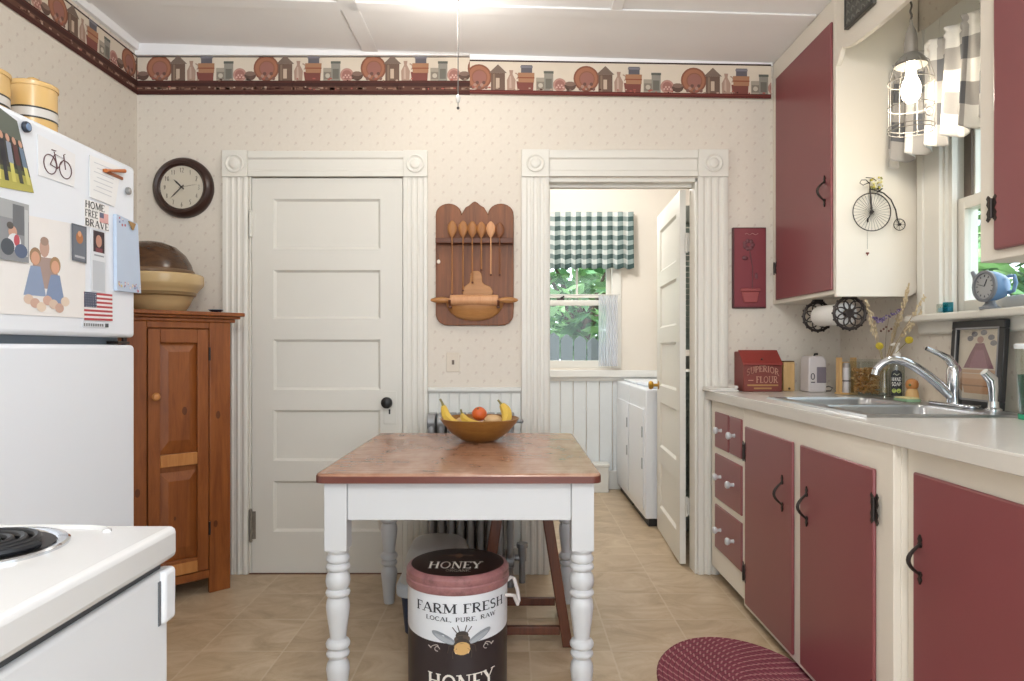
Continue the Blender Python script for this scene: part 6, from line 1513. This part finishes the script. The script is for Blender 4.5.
# ------------------------------------------------------------------ laundry things
def machine(name, label, cat, y0, y1, lidc):
    X0, X1, Z = .835, 1.53, .87
    t = thing(name, label, cat, ((X0 + X1) / 2, (y0 + y1) / 2, 0))
    m = MB(); m.box(X0 + .004, X1, y0, y1, .05, Z); m.build('cabinet_shell', M['white'], t, bevel=.012, bseg=3)
    mbox(X0 + .03, X1 - .02, y0 + .02, y1 - .02, 0, .05).build('base_recess', M['black'], t)
    m = MB(); m.box(X0 - .004, X0 + .004, y0 + .03, y1 - .03, .1, .74); d_ = m.build('front_door' if cat == 'dryer' else 'front_panel', M['white'], t, bevel=.004)
    m = MB()
    for z in (.36, .56): m.box(X0 - .012, X0 - .004, y0 + .04, y0 + .055, z, z + .07)
    m.build('catch', PC('#a8adb2', .4), d_, bevel=.002)
    m = MB(); m.box(X0 + .05, X1 - .16, y0 + .04, y1 - .04, Z + .0005, Z + .018); m.build('top_lid', PC(lidc, .3), t, bevel=.008, bseg=3)
    m = MB(); m.prism([(X1 - .14, Z + .0005), (X1, Z + .0005), (X1, Z + .14), (X1 - .05, Z + .14)], y0 + .01, y1 - .01, 'y'); cp_ = m.build('control_panel', M['white'], t, bevel=.006)
    m = MB()
    for k in range(3): m.cyl((X1 - .095, y0 + .15 + .14 * k, Z + .07), (X1 - .115, y0 + .15 + .14 * k, Z + .085), .022)
    m.build('dial', PC('#9aa0a6', .3), cp_)
machine('washing_machine', 'white washing machine nearest the open panel door in the laundry room', 'washing machine', 4.41, 4.995, '#d7e0ec')
machine('clothes_dryer', 'white clothes dryer behind the washing machine, below the laundry window', 'dryer', 5.0, 5.585, '#e2e6ea')
gw, gm_, gd = cloth('gingham_white', '#e9ece8'), cloth('gingham_mid', '#a2b1ae'), cloth('gingham_dark', '#4a605e')
gx0, gx1 = W2['x0'] - .1, lx(631.5)
lc = thing('gingham_valance', 'green and white gingham valance over the laundry room window', 'curtain', ((gx0 + gx1) / 2, LB - .09, lz(215)))
gt, gb = lz(214), lz(269)
def GPf(u, v):
    x = gx0 + (gx1 - gx0) * u; ph = 2 * pi * u * 13 + sin(11 * u)
    return (x + .004 * v * cos(ph), LB - .09 + (.006 + .016 * v) * sin(ph), gt - (gt - gb) * v - .012 * v * sin(ph * .5) ** 2)
ncol = int((gx1 - gx0) / .04)
check_cloth('cloth', GPf, ncol * 8, 48, ncol, 12, (gw, gm_, gd), lc)
m = MB(); m.cyl((gx0 - .01, LB - .075, gt - .02), (gx1 + .006, LB - .075, gt - .02), .006); m.tube([(gx1 + .006, LB - .075, gt - .02), (gx1 + .008, LB - .002, gt - .02)], .006, 8); m.build('rod', PC('#b9b4aa', .4), lc)
sa, sb = lx(597.5), lx(616.5); szt, szb = lz(296), lz(366)
scn = thing('sheer_curtain', 'narrow sheer white cloth hanging over the right half of the laundry window', 'curtain', ((sa + sb) / 2, LB - .06, szt))
m = MB(); nu, nv = 48, 12
m.add([(sa + (sb - sa) * i / nu, LB - .068 + .014 * sin(i * .9), szt - (szt - szb) * j / nv) for i in range(nu + 1) for j in range(nv + 1)], [(i * (nv + 1) + j, (i + 1) * (nv + 1) + j, (i + 1) * (nv + 1) + j + 1, i * (nv + 1) + j + 1) for i in range(nu) for j in range(nv)])
m.build('cloth', M['sheer'], scn, angle=80)
m = MB(); m.cyl((W2['x0'] + .02, LB - .068, szt + .004), (sb + .02, LB - .068, szt + .004), .005); m.build('rod', PC('#c9c6bf', .4), scn)

# ------------------------------------------------------------------ outside
g = mbox(-8, 14, 5.76, 22, -.7, -.6).build('ground_outside', PC('#6f7d55', .95), smooth=False); struct(g)
g = mbox(1.96, 14, -4, 5.76, -.7, -.6).build('ground_outside', PC('#6f7d55', .95), smooth=False); struct(g)
def tree(name, label, c, r, hz, n, seed, cols, ls=.16, sz=1.1):
    t = thing(name, label, 'tree', (c[0], c[1], -.6))
    rr = random.Random(seed); m = MB()
    for k in range(n):
        th = rr.uniform(0, 2 * pi); cp_ = rr.uniform(-1, 1); rad = r * (rr.uniform(.45, 1) ** .5) * (1 + .18 * sin(3 * th + seed) + .12 * sin(7 * th + 4 * cp_))
        p = Vector((c[0] + rad * sqrt(1 - cp_ ** 2) * cos(th), c[1] + rad * sqrt(1 - cp_ ** 2) * sin(th), hz + rad * cp_ * sz))
        a = Vector((rr.uniform(-1, 1), rr.uniform(-1, 1), rr.uniform(-.6, .6))).normalized(); b = a.cross(Vector((rr.uniform(-1, 1), rr.uniform(-1, 1), 1))).normalized(); s = ls * rr.uniform(.6, 1.2)
        m.add([p - a * s, p + b * s * .45, p + a * s, p - b * s * .45], [(0, 1, 2, 3)], PC(cols[k % len(cols)], .7))
    m.build('crown', None, t, smooth=False)
    m = MB(); m.tube([(c[0], c[1], -.6), (c[0] + .05, c[1], hz * .5), (c[0], c[1], hz)], [.16, .13, .06], 10)
    for k in range(6): a = 2 * pi * k / 6; m.tube([(c[0], c[1], hz * .7), (c[0] + .5 * r * cos(a), c[1] + .5 * r * sin(a), hz + .2 * r)], [.05, .02], 8)
    m.build('trunk', PC('#5a4a3a', .9), t)
gr = ['#76a062', '#93bd7c', '#568050', '#aed29a', '#6c9a68']
tree('garden_tree', 'bright leafy tree outside the laundry window', (.95, 9.6), 1.7, 1.9, 5200, 3, gr, .13, 1.3)
tree('garden_tree', 'taller leafy tree farther behind the fence outside the laundry window', (.3, 14.8), 2.6, 3.6, 3600, 5, gr, .2, 1.2)
tree('garden_tree', 'leafy tree outside the kitchen window, seen beside the teapot clock', (5.2, 6.6), 1.4, 1.4, 4200, 8, gr, .14, 1.2)
fn = thing('garden_fence', 'dark grey board fence outside the laundry window', 'fence', (.6, 7.6, -.6))
k = 0; x = -1.5
while x < 1.0:
    m = MB(); m.prism([(x, -.6), (x + .13, -.6), (x + .13, 1.3 - .12 * x), (x + .065, 1.35 - .12 * x), (x, 1.3 - .12 * x)], 7.6, 7.625, 'y'); m.build('board', PC('#5b5f60', .8), fn, smooth=False); x += .145; k += 1
for z in (-.2, .55): mbox(-1.5, 1.1, 7.626, 7.67, z, z + .08).build('fence_rail', PC('#4d5152', .8), fn)
hs = thing('neighbour_house', 'pale clapboard house outside the kitchen window', 'house', (4.6, 9.2, -.6))
m = MB(); z = -.6
m.box(3.3, 6.3, 9.4, 12, -.6, 4.2)
while z < 4.1: m.prism([(9.4, z), (9.37, z), (9.395, z + .12), (9.4, z + .12)], 3.3, 6.3, 'x'); z += .125
m.build('walls', PC('#cdd6dc', .7), hs, smooth=False)
m = MB(); m.prism([(9.1, 4.2), (12.3, 4.2), (10.7, 5.8)], 3.1, 6.5, 'x'); m.build('roof', PC('#5d6066', .8), hs)
for xx in (4.1, 5.2):
    m = MB(); m.box(xx - .4, xx + .4, 9.35, 9.39, .9, 2.3); wo_ = m.build('window', M['trim'], hs)
    m = MB(); m.box(xx - .33, xx + .33, 9.345, 9.35, .97, 2.23); m.build('pane', PC('#7f9bb0', .1), wo_)

# ------------------------------------------------------------------ light, world, camera
w = bpy.data.worlds.new('world'); SC.world = w; w.use_nodes = True
bg = w.node_tree.nodes['Background']; bg.inputs[0].default_value = lin('#e9f2fb'); bg.inputs[1].default_value = 2.1
def area(name, loc, rot, sx, sy, power, color=(1, 1, 1)):
    l = bpy.data.lights.new(name, 'AREA'); l.shape = 'RECTANGLE'; l.size = sx; l.size_y = sy; l.energy = power; l.color = color
    o = bpy.data.objects.new(name, l); COL.objects.link(o); o.location = loc; o.rotation_euler = rot; return o
def point(name, loc, power, r, color):
    l = bpy.data.lights.new(name, 'POINT'); l.energy = power; l.shadow_soft_size = r; l.color = color
    o = bpy.data.objects.new(name, l); COL.objects.link(o); o.location = loc; return o
point('ceiling_bulb_light', (cxl, cyl_, zc(cxl) - .19), 5.5, .04, (1, .94, .86))
point('pendant_bulb_light', (plx, ply, L_(108)), 2.0, .03, (1, .92, .8))
point('laundry_fill_light', (.45, 4.6, 2.3), 19, .12, (1, .985, .96))  # added unseen fill that brightens the laundry room, no fixture modelled
sun = bpy.data.lights.new('sun', 'SUN'); sun.energy = 3.2; sun.angle = .02; so_ = bpy.data.objects.new('sun', sun); COL.objects.link(so_); so_.rotation_euler = Vector((1, .2, -1.2)).to_track_quat('-Z', 'Y').to_euler()
point('rear_fill_light', (.1, -.35, 2.35), 42, .16, (1, .985, .97))  # fill added behind the camera to lift cabinet faces and fridge
cam = bpy.data.cameras.new('camera'); co = bpy.data.objects.new('camera', cam); COL.objects.link(co)
co.location = (0, 0, CH); co.rotation_euler = (pi / 2, 0, 0)
cam.sensor_fit = 'HORIZONTAL'; cam.sensor_width = 36; cam.lens = F / 1024 * 36; cam.shift_y = (HY - 340.5) / 1024; cam.clip_start = .02
SC.camera = co
vs_ = SC.view_settings; SC.display_settings.display_device = 'sRGB'; vs_.view_transform = 'Standard'; vs_.look = 'None'; vs_.gamma = 1; vs_.use_curve_mapping = False; vs_.exposure = .78
